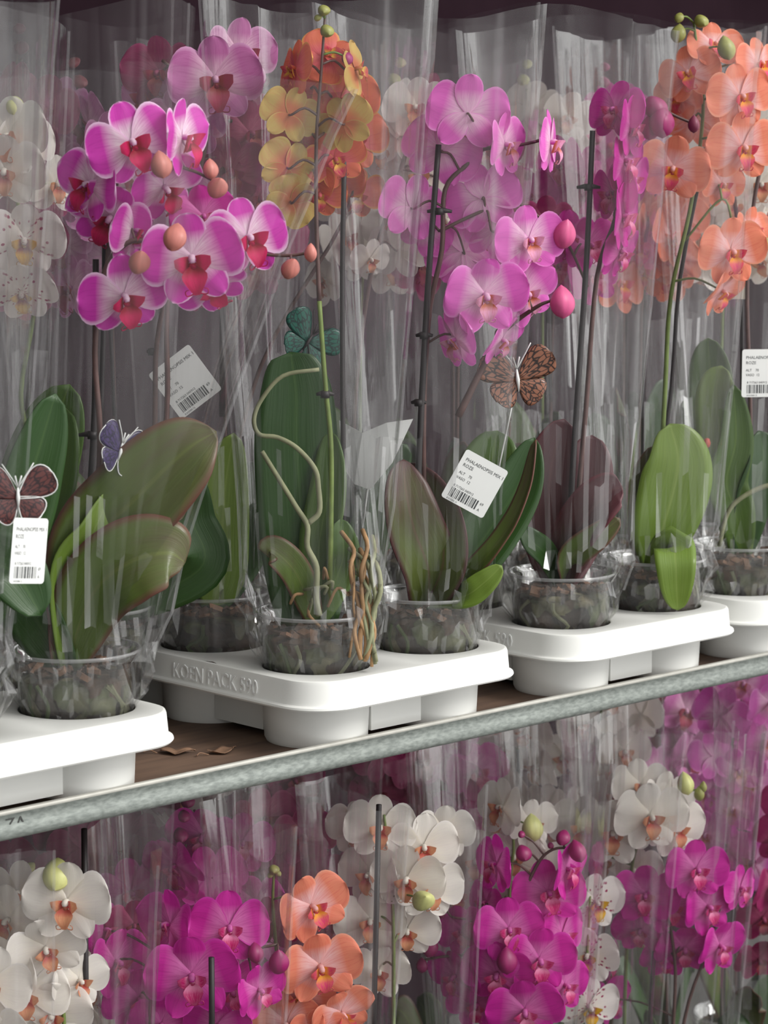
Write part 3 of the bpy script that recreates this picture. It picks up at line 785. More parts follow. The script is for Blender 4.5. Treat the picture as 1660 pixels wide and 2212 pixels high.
add_buds(t, b, [(348, 355, 2.7, (20, 30), -5), (378, 512, 2.9, (30, -20), -7), (301, 566, 2.7, (-40, 20), -6), (628, 580, 2.4, (-40, 30), -2),
  (672, 546, 1.8, (0, 70), -2), (470, 405, 2.6, (-50, 20), -1), (455, 365, 2.0, (10, 30), 0)], sp, BM['pinkrim'], STEM_P)
s = link('sleeve', sleeve_mesh(21, (22.5, 8.5), 66, wide_z=1.0, lean=tuple((RT*4)[:2]), nu=84), t)
PUR = wing_mat('wing_violet', srgb(66, 52, 96), srgb(34, 28, 52))
butterfly(t, b, PV(258, 975, b, -2), 5.0, PUR, PWH, yaw=48, roll=-20, foot=PV(215, 1300, b, 0), edge=PWH)

# --- behind A: twin brown stems with grey label
t, b = new_plant('potted_orchid', 'dusky pink orchid behind the white rimmed one, tilted grey sticker between its brown stems', (-6.3, 25.0), z=-0.75, sub=0)
sp = add_flowers(t, b, [(V((330, 1250), (335, 900), (345, 700), (420, 420), (455, 230), (395, 165), (350, 130), base=b), [0.3, 0.15], STEM_P),
                        (V((322, 1250), (360, 900), (360, 680), (380, 520), base=b, dd=-1), 0.28, STEM_P)], [
 (465, 175, 9.6, 8, 0, 6, -2), (520, 120, 8.0, 30, 10, 0, 2), (345, 160, 8.2, -20, 0, 0, 1, 'darkrose'), (400, 270, 8.6, -10, -15, 10, 0),
 (320, 210, 7.0, -40, 0, 0, 2), (540, 290, 7.5, 30, 0, 10, 3, 'darkrose'), (500, 370, 8.0, 10, -20, 10, 2, 'darkrose'), (455, 410, 6.0, 60, 0, 0, 1), (560, 430, 7, 20, 0, 0, 4, 'darkrose')], 'palepink')
tube_part(t, b, 'support_stake', V((480, 900), (482, 500), (478, 40), base=b, dd=2), 0.32, STAKE, 3)
clip(t, b, PV(475, 262, b, 1.5)); clip(t, b, PV(330, 760, b, 0.5), 0.6)
leaf(t, b, [Vector((b.x, b.y, 10.8)), *V((430, 1230, -1), (415, 1120, -1), (420, 1020, -2), base=b)], 5.0, GREEN_D, 20, 0)
s = link('sleeve', sleeve_mesh(31, (10.5, 9), 74, mat=FILM_B), t)
price_label(s, b, PV(400, 825, b, 1), 5.4, 5.8, 37, yaw=-8)

# --- B2: pot behind B on the middle tray
B2 = (7.5, 22.3)
t, b = new_plant('potted_orchid', 'orchid with pale upright leaf, in the pot behind the rooty one', B2, sub=1)
leaf(t, b, [Vector((b.x, b.y, 10.8)), *V((478, 1240), (480, 1150), (488, 1040), (505, 935), base=b, dd=0)], 5.6, GREEN_L, 10, 0, fold=0.15)
leaf(t, b, [Vector((b.x, b.y, 10.8)), *V((440, 1180), (420, 1060), (405, 960), base=b, dd=2)], 5.5, GREEN_D, 15)
leaf(t, b, [Vector((b.x, b.y, 10.8)), *V((520, 1190), (560, 1080), (580, 1010), base=b, dd=3)], 6.0, GREEN_D, -10)
sp = add_flowers(t, b, [(V((450, 1240), (560, 800), (740, 480), (770, 330), (755, 200), base=b, dd=4), [0.25, 0.15], STEM_P)], [
 (745, 215, 7.5, 10, 5, 0, 3), (765, 300, 7.5, 20, 0, 0, 4), (720, 390, 7.0, -10, -10, 0, 4), (745, 125, 4.0, 30, 30, 0, 3, 'magenta'), (770, 420, 6.5, 20, -20, 0, 5)], 'orange')
link('sleeve', sleeve_mesh(32, (9.5, 8.8), 70, mat=FILM_B), t)

# --- B: orange and yellow, aerial roots
B = (7.5, 5.7)
t, b = new_plant('potted_orchid', 'orange and yellow orchid on a straight stem, aerial roots over its upright leaf', B, sub=2)
C0 = Vector((b.x, b.y, 11.2))
leaf(t, b, [Vector((b.x, b.y+1, 11.0)), *V((655, 1200), (648, 1080), (640, 950), (640, 850), (628, 760), base=b, dd=2)], 8.8, GREEN_D, 5, 0, fold=0.10, p=0.22, q=0.30)
leaf(t, b, [C0, *V((690, 1180, 1), (712, 1050, 1), (715, 930, 2), base=b)], 4.2, GREEN, -20, 0, fold=0.2)
leaf(t, b, [C0, *V((640, 1240, -2), (590, 1190, -3), (575, 1200, -3), base=b)], 3.4, GREEN_R, 5, 30)
leaf(t, b, [C0, *V((730, 1240, 1), (742, 1190, 0), (735, 1120, 0), base=b)], 3.6, GREEN, 15, 0)
stem = V((712, 1300), (715, 1120), (715, 960), (703, 830), (690, 650), (684, 480), (684, 300), (694, 160), (702, 40), base=b, dd=-1.5)
lo = stem[:5]; hi = stem[4:]
tube_part(t, b, 'flower_spike', lo, [0.30, 0.24], STEM_G)
sp = catmull(stem, 6)
YB = 'yellow'
add_flowers(t, b, [(hi, [0.24, 0.12], STEM_P)], [
 (638, 150, 6.6, -60, 10, 10, 0), (706, 125, 6.4, 10, 30, 90, 1), (768, 150, 5.8, 70, 10, 60, 0, YB), (625, 248, 6.2, 200, 0, 25, -1, YB),
 (745, 268, 6.2, 160, 0, -35, -1, YB), (735, 220, 6.0, 30, 10, 0, 2), (650, 300, 6.4, -20, 0, 0, 2), (620, 362, 6.2, 205, 5, 35, -1, YB),
 (725, 345, 6.4, 12, -10, 25, 1), (665, 380, 6.0, -20, -20, -30, 2), (628, 435, 5.6, 195, 10, 60, -1, YB), (745, 300, 6.4, 45, 0, 60, 3), (690, 420, 5.8, 10, -20, 0, 2, 'orange'), (655, 200, 5.6, -30, 0, 30, 2)], 'orange', STEM_P)
add_buds(t, b, [(700, 22, 1.7, (70, 0), -1.5, PM['greenbud']), (706, 66, 1.9, (60, 20), -1.5, PM['greenbud']), (688, 38, 1.0, (60, -60), -1.5, PM['greenbud']),
  (750, 125, 1.6, (30, 20), -1, BM['magenta'])], sp, BM['orange'], STEM_G)
tube_part(t, b, 'support_stake', V((745, 1300), (742, 1000), (740, 600), (745, 320), base=b, dd=1.5), 0.26, STAKE, 3)
clip(t, b, PV(703, 852, b, -1.5), 0.9)
tube_part(t, b, 'aerial_root', V((690, 798), (612, 812), (566, 862), (549, 905), (560, 938), (600, 945), (642, 968), (680, 1012), (688, 1052), (690, 1105), (667, 1130), base=b, dd=-4.2), [.20, .30, .34, .3, .3], ROOT, 5)
tube_part(t, b, 'aerial_root', V((566, 975), (600, 1030), (640, 1095), (664, 1135), (664, 1180), (684, 1225), (683, 1290), (690, 1330), base=b, dd=-4.4), [.24, .34], ROOT, 5)
rr = random.Random(5)
for i in range(13):
    x0 = rr.uniform(752, 826); y0 = rr.uniform(1180, 1290); x1 = rr.uniform(775, 808); pts = [(x0-rr.uniform(0, 40), y0-rr.uniform(0, 40), -1), (x0, y0, -3)]
    yy = y0
    while yy < 1400:
        yy += rr.uniform(30, 60); x0 = x0+(x1-x0)*0.35+rr.uniform(-14, 14); pts.append((x0, yy, -4.2-rr.uniform(0, .8)))
    tube_part(t, b, 'aerial_root', V(*[(p[0], min(p[1], 1440), p[2]) for p in pts], base=b), rr.uniform(.14, .3), ROOT_T if i % 3 else ROOT, 3, 6)
for i in range(8):
    a = (rr.uniform(640, 760), rr.uniform(1230, 1300)); c = (a[0]+rr.uniform(-50, 60), a[1]+rr.uniform(-30, 30)); e = (c[0]+rr.uniform(-30, 30), c[1]+rr.uniform(10, 40))
    tube_part(t, b, 'aerial_root', V((*a, -2), (*c, -3.5), (*e, -3), base=b), 0.17, ROOT_T if i % 2 else ROOT, 4, 6)
link('sleeve', sleeve_mesh(41, (11, 9), 75), t)
TEAL = wing_mat('wing_teal', srgb(16, 84, 70), srgb(10, 40, 38))
butterfly(t, b, PV(665, 738, b, 3), 5.6, TEAL, STAKE, yaw=20, roll=-35, foot=PV(715, 1200, b, 1))

# --- C: soft pink
Cb = (23.5, 5.7)
t, b = new_plant('potted_orchid', 'soft pink orchid in full bloom, white sticker on its sleeve, middle tray', Cb, sub=3)
C0 = Vector((b.x, b.y, 11.2))
leaf(t, b, [C0, *V((925, 1230, -3), (893, 1140, -4), (875, 1050, -3), (872, 992, -2), base=b)], 6.6, RED, 22, 15, fold=0.25, q=0.7)
leaf(t, b, [C0, *V((958, 1220, -3), (950, 1130, -2), (925, 1060, -1), (888, 1000, 0), base=b)], 6.0, RED, -25, 15, fold=0.25, q=0.7)
leaf(t, b, [C0, *V((1010, 1210, -1), (1075, 1120, 0), (1125, 1040, 1), (1155, 945, 2), base=b)], 6.4, GREEN_D, -12, 0, fold=0.3, q=0.6)
leaf(t, b, [C0, *V((1030, 1225, -4), (1100, 1140, -4), (1140, 1050, -3), (1158, 950, -2), base=b)], 2.6, GREEN_R, -60, 0, fold=0.3)
leaf(t, b, [C0, *V((1000, 1290, -5), (1045, 1260, -6), (1085, 1222, -6), base=b)], 2.8, GREEN_L, 20, 30, fold=0.2)
leaf(t, b, [C0, *V((1020, 1120, 3), (1060, 1000, 4), (1075, 930, 5), base=b)], 6.5, GREEN, -5, 0)
tube_part(t, b, 'support_stake', V((895, 1290), (905, 1000), (925, 620), (948, 312), base=b, dd=-2), [0.36, 0.30], STAKE, 3)
clip(t, b, PV(950, 457, b, -2)); clip(t, b, PV(917, 725, b, -2), 0.9); clip(t, b, PV(905, 870, b, -2), .8)
st1 = V((935, 1280), (915, 1000), (925, 700), (955, 540), (962, 410), (1010, 355), (1040, 325), (1078, 318), (1130, 312), (1180, 300), base=b, dd=-1)
st2 = V((950, 500), (1000, 475), (1060, 450), (1120, 440), (1180, 480), (1210, 500), base=b, dd=0)
st3 = V((990, 900, 1), (1050, 780, 1), (1085, 720, 0), (1120, 690, 0), (1165, 660, -1), (1190, 650, -1), base=b)
st4 = V((985, 1100, 1), (1040, 800, 1), (1060, 780, 1), base=b)
sp = add_flowers(t, b, [(st1, [0.32, 0.16], STEM_P), (st2, [0.2, 0.13], STEM_P), (st3, [0.4, 0.15], STEM_P)], [
 (1010, 245, 8.8, 190, 8, 8, -3), (955, 325, 8.4, 175, 10, 25, -1), (888, 450, 7.8, -150, 0, 20, -1), (1092, 315, 7.6, 60, 0, 8, -2),
 (1190, 310, 7.6, 75, 0, 0, -1), (1045, 430, 8.2, 170, 0, -20, 0), (1070, 500, 7.6, 150, -10, 15, 0), (1143, 520, 8.0, 22, 0, 8, -2),
 (1000, 545, 8.2, 190, 0, -10, 3), (1048, 640, 9.2, 16, -12, 4, -4), (1135, 635, 8.0, 35, -10, 30, 0), (985, 735, 7.6, -60, -15, 12, -2),
 (1085, 735, 6.6, 60, -30, 10, 0), (1110, 590, 6.8, 20, 0, 20, 1), (920, 500, 6, 180, 0, 40, 2)], 'softpink')
add_buds(t, b, [(1215, 652, 3.6, (10, 20), -2), (1220, 506, 3.4, (-20, 30), -1), (1185, 480, 1.8, (20, 20), 0)], sp, BM['softpink'], STEM_P)
s = link('sleeve', sleeve_mesh(51, (11, 9), 74), t)
price_label(s, b, PV(1026, 1045, b, -6.6), 5.0, 5.6, -29, yaw=4)
BRW = wing_mat('wing_brown', srgb(150, 100, 78), srgb(46, 34, 32))
butterfly(t, b, PV(1118, 820, b, 2), 7.0, BRW, PWH, yaw=8, roll=6, foot=PV(1010, 1270, b, 1))

# --- D: magenta, wine leaves
Dp = (44.8, 5.7)
t, b = new_plant('potted_orchid', 'magenta orchid with wine red leaves, left pot of the third tray', Dp, sub=0)
C0 = Vector((b.x, b.y, 11.0))
leaf(t, b, [C0, *V((1195, 1180), (1185, 1080), (1195, 990), (1220, 905), base=b, dd=1)], 6.8, REDD, 5, 0)
leaf(t, b, [C0, *V((1235, 1170, -3), (1280, 1100, -4), (1320, 1062, -4), (1345, 1052, -4), base=b)], 5.4, REDD, -20, 20)
leaf(t, b, [C0, *V((1235, 1205, -4), (1290, 1160, -5), (1340, 1120, -5), base=b)], 3.2, GREEN_R, 20, 30)
leaf(t, b, [C0, *V((1180, 1200, -3), (1150, 1170, -4), (1130, 1140, -4), base=b)], 3.0, GREEN_D, 20, 20)
leaf(t, b, [C0, *V((1260, 1120, 3), (1270, 1020, 4), (1280, 940, 5), base=b)], 6.2, REDD, 0, 0)
tube_part(t, b, 'support_stake', V((1225, 1240), (1245, 900), (1268, 560), (1281, 282), base=b, dd=-1), [0.34, 0.30], STAKE, 3)
clip(t, b, PV(1272, 405, b, -1))
st1 = V((1235, 1240), (1265, 900), (1290, 600), (1330, 470), (1350, 330), (1365, 240), (1420, 235), (1470, 255), (1500, 268), base=b)
sp = add_flowers(t, b, [(st1, [0.3, 0.14], STEM_P), (V((1270, 620), (1235, 540), (1200, 480), base=b, dd=3), 0.16, STEM_P)], [
 (1330, 240, 7.4, -40, 10, 0, -1), (1365, 275, 7.6, 62, 0, 0, -2), (1350, 350, 7.8, 62, 0, 10, -2), (1325, 420, 7.6, -55, 0, 0, 0), (1362, 385, 6.8, 50, -10, 0, 0),
 (1345, 470, 8.4, 70, 0, 5, -2), (1340, 545, 7.4, 60, -20, 0, 0), (1225, 520, 7.5, 10, 0, 0, 5), (1275, 530, 7.0, 20, 0, 20, 5), (1180, 480, 6.5, 0, 0, 0, 6, 'darkrose')], 'magenta')
add_buds(t, b, [(1415, 230, 3.6, (60, 20), -1, BM['magenta']), (1430, 262, 3.8, (10, 20), -2, BM['magenta']), (1405, 275, 3.0, (-20, 0), -1, BM['magenta']), (1500, 268, 2.0, (0, 60), -1, BM['darkrose'])], sp, BM['magenta'], STEM_P)
link('sleeve', sleeve_mesh(61, (11.5, 9), 74), t)

# --- E: salmon
Ep = (60.8, 5.7)
t, b = new_plant('potted_orchid', 'salmon orchid above a round light green leaf, right pot of the third tray', Ep, sub=1)
C0 = Vector((b.x, b.y, 11.0))
leaf(t, b, [C0, *V((1430, 1150), (1455, 1060), (1465, 990), (1448, 915), base=b, dd=-1)], 8.4, GREEN_L, 10, 10, fold=0.1, p=0.6, q=0.5)
leaf(t, b, [C0, *V((1400, 1150, 1), (1395, 1060, 1), (1420, 960, 1), base=b)], 4.6, GREEN_R, -20, 0)
leaf(t, b, [Vector((b.x, b.y, 11.2))-NH*2, *V((1452, 1180, -5), (1460, 1215, -7.6), (1462, 1270, -7.8), (1465, 1318, -7.4), base=b)], 4.7, GREEN_L, 0, 0, fold=0.1, p=0.3, q=0.5)
st1 = V((1420, 1200), (1437, 850), (1450, 640), (1490, 460), (1515, 300), (1520, 180), (1505, 90), (1500, 50), base=b, dd=0)
sp = add_flowers(t, b, [(st1, [0.3, 0.14], STEM_G), (V((1480, 520), (1560, 430), (1585, 490), base=b, dd=2), 0.14, STEM_G)], [
 (1490, 160, 7.4, -25, 10, 20, -1), (1545, 100, 6.6, 10, 30, 0, 0), (1600, 210, 8.2, 22, 0, 12, -3), (1605, 320, 8.8, 18, -6, 4, -3), (1455, 365, 8.4, -10, -8, -8, -3),
 (1500, 260, 7.6, 170, 0, 0, 2), (1640, 140, 7.0, 40, 10, 0, 0), (1470, 210, 6.5, -40, 0, 0, 2), (1580, 545, 8.6, 20, -5, 6, -3), (1560, 630, 7.2, 55, -30, 0, -1), (1625, 500, 6.0, 40, 10, 0, 2), (1560, 400, 6.0, 30, 0, 0, 4)], 'salmon', STEM_G)
add_buds(t, b, [(1466, 72, 2.4, (20, -30), -1, PM['greenbud']), (1515, 45, 2.2, (60, 20), -1, PM['greenbud']), (1468, 38, 1.5, (40, -30), -1, PM['greenbud']), (1570, 103, 3.0, (20, 40), -3, PM['greenbud']),
  (1648, 525, 2.4, (10, 30), 0, PM['greenbud'])], sp, BM['salmon'], STEM_G)
tube_part(t, b, 'support_stake', V((1400, 1200), (1450, 850), (1470, 600), (1530, 300), base=b, dd=3), 0.25, STAKE, 3)
link('sleeve', sleeve_mesh(71, (11.5, 9), 74), t)

# --- F: right edge
Fp = (77.2, 5.7)
t, b = new_plant('potted_orchid', 'green leaved orchid at the right edge, white sticker on its sleeve, bare root showing', Fp, sub=2)
C0 = Vector((b.x, b.y, 11.0))
leaf(t, b, [C0, *V((1585, 1080), (1560, 960), (1548, 850), (1560, 790), base=b, dd=1)], 5.6, GREEN_L, -15, 0)
leaf(t, b, [C0, *V((1590, 1110, -2), (1570, 1040, -2), (1590, 950, -2), (1585, 830, -2), base=b)], 5.0, GREEN, 10, 0)
leaf(t, b, [C0, *V((1625, 1080), (1650, 1000), (1640, 930), base=b, dd=-1)], 5.0, GREEN_D, 20, 0)
leaf(t, b, [C0, *V((1600, 1060), (1545, 900), (1535, 800), (1530, 730), base=b, dd=6)], 6.0, GREEN, -10, 0)
tube_part(t, b, 'aerial_root', V((1700, 1040), (1640, 1055), (1590, 1085), (1568, 1120), (1555, 1180), base=b, dd=-4), [.3, .26], ROOT, 4)
sp = add_flowers(t, b, [(V((1615, 1170), (1622, 900), (1615, 600), (1640, 380), (1690, 260), base=b, dd=2), 0.25, STEM_P)], [
 (1645, 400, 7.5, 0, 0, 0, 8, 'white'), (1640, 280, 7, 0, 0, 0, 8, 'white')], 'white')
tube_part(t, b, 'support_stake', V((1606, 1170), (1605, 900), (1600, 560), (1575, 330), base=b, dd=3), 0.25, STAKE, 3)
s = link('sleeve', sleeve_mesh(81, (11.5, 9), 74), t)
price_label(s, b, PV(1650, 806, b, -8), 5.2, 5.6, 0, yaw=8)
link('red_tag', MB().lathe([(0.02, -.6), (.35, -.45), (.45, 0), (.3, .5), (.02, .6)], 12).mesh('red_tag', plain('red_plastic', srgb(215, 70, 45), 0.4)), t, PV(1528, 957, b, -3)-b)
link('picture_tag', MB().box(-1.1, 1.1, -0.05, 0.05, -1.9, 1.9).mesh('picture_tag', plain('tag_cream', srgb(205, 196, 180), 0.5, 0.1), False), t, PV(1592, 612, b, 2)-b, cam_rot(0, 0, 0) @ Matrix.Rotation(math.radians(90), 3, 'X'))

# white plant label card stuck between B and C (row behind)
W2 = (23.5, 22.3)
t, b = new_plant('potted_orchid', 'cream orchid behind the soft pink one with a large blank white card among its stems', W2, sub=0)
leaf(t, b, [Vector((b.x, b.y, 10.8)), *V((800, 1150), (830, 1030), (880, 960), base=b, dd=2)], 5.5, GREEN_D, 15)
leaf(t, b, [Vector((b.x, b.y, 10.8)), *V((720, 1180), (760, 1080), (770, 1020), base=b, dd=2)], 5.0, GREEN_D, -15)
mb = MB(); c1 = [(733, 908), (783, 935), (800, 1058), (766, 1046), (742, 1010)]; c2 = [(783, 935), (836, 913), (893, 905), (848, 1000), (800, 1058)]
for cc in (c1, c2):
    P = [PV(x, y, b, -10.0+(0.8 if x < 760 or x > 850 else 0)) for x, y in cc]; n_ = len(P)
    Q = [p+NH*0.08 for p in P]; mb.add([p-b for p in P+Q], [tuple(range(n_)), tuple(range(2*n_-1, n_-1, -1))]+[(k, n_+k, n_+(k+1) % n_, (k+1) % n_) for k in range(n_)])
link('white_card', mb.mesh('white_card', CARD, False), t)
tube_part(t, b, 'card_stick', V((795, 1050, -9.8), (770, 1240, -3), base=b), 0.12, PWH, 0)
sp = add_flowers(t, b, [(V((770, 1240), (765, 900), (800, 600), (850, 420), (900, 260), base=b, dd=2), 0.25, STEM_P)], [
 (900, 235, 7.5, -10, 10, 0, 1), (860, 300, 7.0, 180, 0, 0, 2), (830, 330, 6.5, -20, 0, 0, 3), (905, 380, 8.0, 0, 0, 10, 4), (860, 540, 7.5, 160, 0, 0, 3),
 (965, 480, 8, 10, 0, 0, 3), (800, 560, 5.0, 30, -20, 0, 1), (1000, 420, 7.0, 0, 0, 0, 5)], 'white')
link('sleeve', sleeve_mesh(33, (9.5, 8.8), 74, mat=FILM_B), t)

# ------------------------------------------------------------------ back rows, upper shelf
BG_LABEL = {'white': 'cream', 'magenta': 'magenta', 'palepink': 'pale pink', 'darkrose': 'dark rose', 'salmon': 'salmon', 'orange': 'orange', 'softpink': 'soft pink', 'pinkrim': 'pink'}
BGT = {}
ORD = ['first', 'second', 'third', 'fourth', 'fifth', 'sixth', 'seventh', 'eighth', 'ninth', 'tenth', 'eleventh', 'twelfth']
def bg_plant(xy, z, var, seed, shelf_name, where='', h=(45, 66), sleeve=True, top=73, nf=None, lean=None, mat=None):
    r = random.Random(seed)
    t, b = new_plant('potted_orchid', 'hazy %s orchid, %s' % (BG_LABEL[var], where), xy, z,
                     'hazy %s orchids in the back rows of the %s shelf' % (BG_LABEL[var], shelf_name), sub=seed)
    for i in range(3):
        a = r.uniform(0, 6.28); d = Vector((math.cos(a), math.sin(a), 0)); L = r.uniform(5, 9); H = r.uniform(8, 20)
        base_p = Vector((b.x, b.y, b.z+10.5))
        leaf(t, b, [base_p, base_p+d*L*0.4+Vector((0, 0, H*.5)), base_p+d*L*0.8+Vector((0, 0, H*.9)), base_p+d*L*1.15+Vector((0, 0, H))], r.uniform(5, 6.5), r.choice([GREEN, GREEN_D, GREEN_R]), math.degrees(a)+r.uniform(60, 120), 10)
    tube_part(t, b, 'support_stake', [b+Vector((0.8, 0, 10)), b+Vector((r.uniform(-1, 1), 0, h[1]-12))], 0.25, STAKE, 0, 6)
    side = r.choice([-1, 1]); ln = lean or (side*r.uniform(2, 6)); top_p = b+RT*ln+Vector((0, 0, h[1]))
    pts = [b+Vector((0, 0, 10)), b+Vector((0, 0, 30)), b+RT*ln*0.1+Vector((0, 0, h[0])), b+RT*ln*0.5+Vector((0, 0, (h[0]+h[1])/2+2)), top_p]
    tube_part(t, b, 'flower_spike', pts, [0.28, 0.14], STEM_P if var != 'white' else STEM_G, 4, 6)
    n = nf or r.randint(13, 16)
    for i in range(n):
        u = i/(n-1); zc = h[0]-(3 if shelf_name == 'upper' else 12)+(h[1]-h[0]+(1 if shelf_name == 'upper' else 10))*u
        P = b+RT*(ln*u*0.7+(-4.6, 4.6, 0)[i % 3]*r.uniform(.5, 1.1))-NH*r.uniform(-1.5, 4)+Vector((0, 0, zc))
        place_flower(t, b, P, var, r.uniform(7, 8.6), r.uniform(-55, 55)+(180 if r.random() < .25 else 0), r.uniform(-25, 15), r.uniform(-25, 25), k=r.randint(0, 7), detail=False)
    for i in range(2):
        place_bud(t, b, top_p+Vector((r.uniform(-1, 1), 0, 1.2+2*i)), BM[var], 2.2-0.4*i, (60, r.uniform(-40, 40)))
    if sleeve: link('sleeve', sleeve_mesh(100+seed, (9.3, 8.6), top, nu=44, nv=12, mat=mat or FILM_B), t)
    return t
row2 = [(44.8, 22.3, 'darkrose'), (60.8, 22.3, 'magenta'), (77.2, 22.3, 'salmon'), (93.2, 22.3, 'white'), (-39.0, 22.3, 'white')]
row3 = [(-39.0, 38.9, 'white'), (-23.0, 38.9, 'white'), (-6.0, 43.0, 'darkrose'), (7.5, 38.9, 'palepink'), (23.5, 38.9, 'darkrose'), (44.8, 38.9, 'white'), (60.8, 38.9, 'darkrose'), (77.2, 38.9, 'white'), (93.2, 38.9, 'magenta')]
sd_ = 1
for x, y, v in sorted(row2)+sorted(row3):
    on = any(x0 <= x <= x0+TW for x0, _ in TRAYS)
    r_ = random.Random(sd_)
    rw = sorted(row2) if y < 30 else sorted(row3)
    wh = '%s from the left %s' % (ORD[rw.index((x, y, v))], 'in the second row of the upper shelf' if y < 30 else 'in the rearmost row of the upper shelf')
    bg_plant((x, y), -0.5 if on else -0.75, v, sd_, 'upper', wh, sleeve=(y < 30 or sd_ % 2 == 0), h=(r_.uniform(46, 50), r_.uniform(56, 64) if y < 30 else r_.uniform(64, 70)), top=r_.uniform(70, 76)); sd_ += 1
for i, v in enumerate(['darkrose', 'magenta', 'white', 'palepink', 'darkrose', 'white', 'salmon', 'darkrose']):
    pass

# ------------------------------------------------------------------ lower shelf
def low_plant(label, px, y, var, stems, flowers, buds=(), smat=STEM_P, seed=0, sleeve_top=70, stake=None, film=None, topr=(10.5, 9.5)):
    x = x_at(px, y, -25); t, b = new_plant('potted_orchid', label, (x, y), LOWZ-0.75, sub=seed)
    ss = []
    for s_ in stems:
        p0 = V(*s_, base=b); q = p0[0]
        ss.append(([Vector((b.x, b.y, LOWZ+10.5)), Vector((b.x*0.7+q.x*0.3, b.y, (LOWZ+q.z)/2)), *p0], [0.3, 0.14], smat))
    sp = add_flowers(t, b, ss, flowers, var, smat)
    add_buds(t, b, buds, sp, BM[var], smat)
    for i in range(3):
        a = i*2.1+seed; d = Vector((math.cos(a), math.sin(a), 0)); bp = Vector((b.x, b.y, LOWZ+10.5))
        leaf(t, b, [bp, bp+d*3+Vector((0, 0, 8)), bp+d*7+Vector((0, 0, 15)), bp+d*10+Vector((0, 0, 17))], 6, GREEN, math.degrees(a)+90, 20)
    if stake:
        p = V(*stake, base=b, dd=1.5 if len(stake[0]) < 3 else 0)
        tube_part(t, b, 'support_stake', [p[0], p[1], Vector((b.x+0.5, b.y, LOWZ+10))], 0.30, STAKE, 0)
    link('sleeve', sleeve_mesh(200+seed, topr, sleeve_top, mat=film or FILM), t)
    return t
low_plant('cream white orchid at the bottom left, left of the dark stake', 110, 8.5, 'white', [[(140, 2300), (130, 2100), (120, 1900)]], [
 (145, 1950, 8.6, -8, 5, 0, -2), (100, 2050, 7.6, 10, -10, 20, -1), (60, 2150, 8.0, 0, 0, 0, -1), (110, 2190, 8.0, 10, -10, 0, 0), (20, 1990, 8, -30, 0, 0, 2), (170, 2120, 6.4, 40, 0, 0, 1), (40, 1930, 7, -20, 0, 0, 4), (0, 2100, 8, -20, 0, 0, 0)],
 [(122, 1888, 3.8, (50, 0), -1)], STEM_G, seed=1, stake=[(182, 1790), (186, 2200)])
low_plant('magenta orchid with a large round front flower at the bottom left', 420, 8.5, 'magenta', [[(400, 2300), (460, 2120), (520, 2060), (600, 2040)], [(330, 2300), (330, 2120), (350, 2000)]], [
 (415, 2110, 9.6, 4, 0, 6, -4), (495, 2005, 8.2, 10, 5, 0, -1), (365, 2000, 8.0, -50, 10, 0, -1), (250, 2080, 8.0, 50, 0, 0, 0), (300, 2160, 7.8, 20, -10, 0, 1), (560, 2140, 6.4, 40, 0, 20, -2), (500, 2140, 7.6, 20, -10, 20, 0), (225, 2010, 6.5, 70, 0, 0, 2), (470, 2215, 7, 0, -30, 0, -1), (290, 2000, 6, 10, 0, 0, 3, 'darkrose'), (350, 2215, 7, 0, 0, 0, 0)],
 [(552, 2058, 2.2, (20, 20), -1), (602, 2078, 2.8, (-10, 10), -2)], STEM_P, seed=2, stake=[(457, 2068, -6), (458, 2200, -6)])
low_plant('salmon orchid between the bottom magenta one and the tall brown stake', 660, 9.5, 'salmon', [[(600, 2300), (600, 2100), (590, 1960), (592, 1880)]], [
 (675, 1960, 8.4, 28, 0, 25, -2), (692, 2090, 9.0, 16, -6, 10, -3), (650, 2150, 7.6, 0, -20, 0, -1), (740, 2190, 7.6, 30, -20, 30, -1, 'salmon'), (620, 2215, 8.0, 0, 0, 10, -2), (690, 2240, 7, 10, 0, 0, -2), (585, 1995, 6.8, -20, 0, 0, 3, 'darkrose')],
 [(592, 1878, 1.6, (80, 0), 0, PM['greenbud']), (585, 1890, .9, (60, -40), 0, PM['greenbud']), (600, 1886, 1.0, (60, 40), 0, PM['greenbud'])], STEM_G, seed=3)
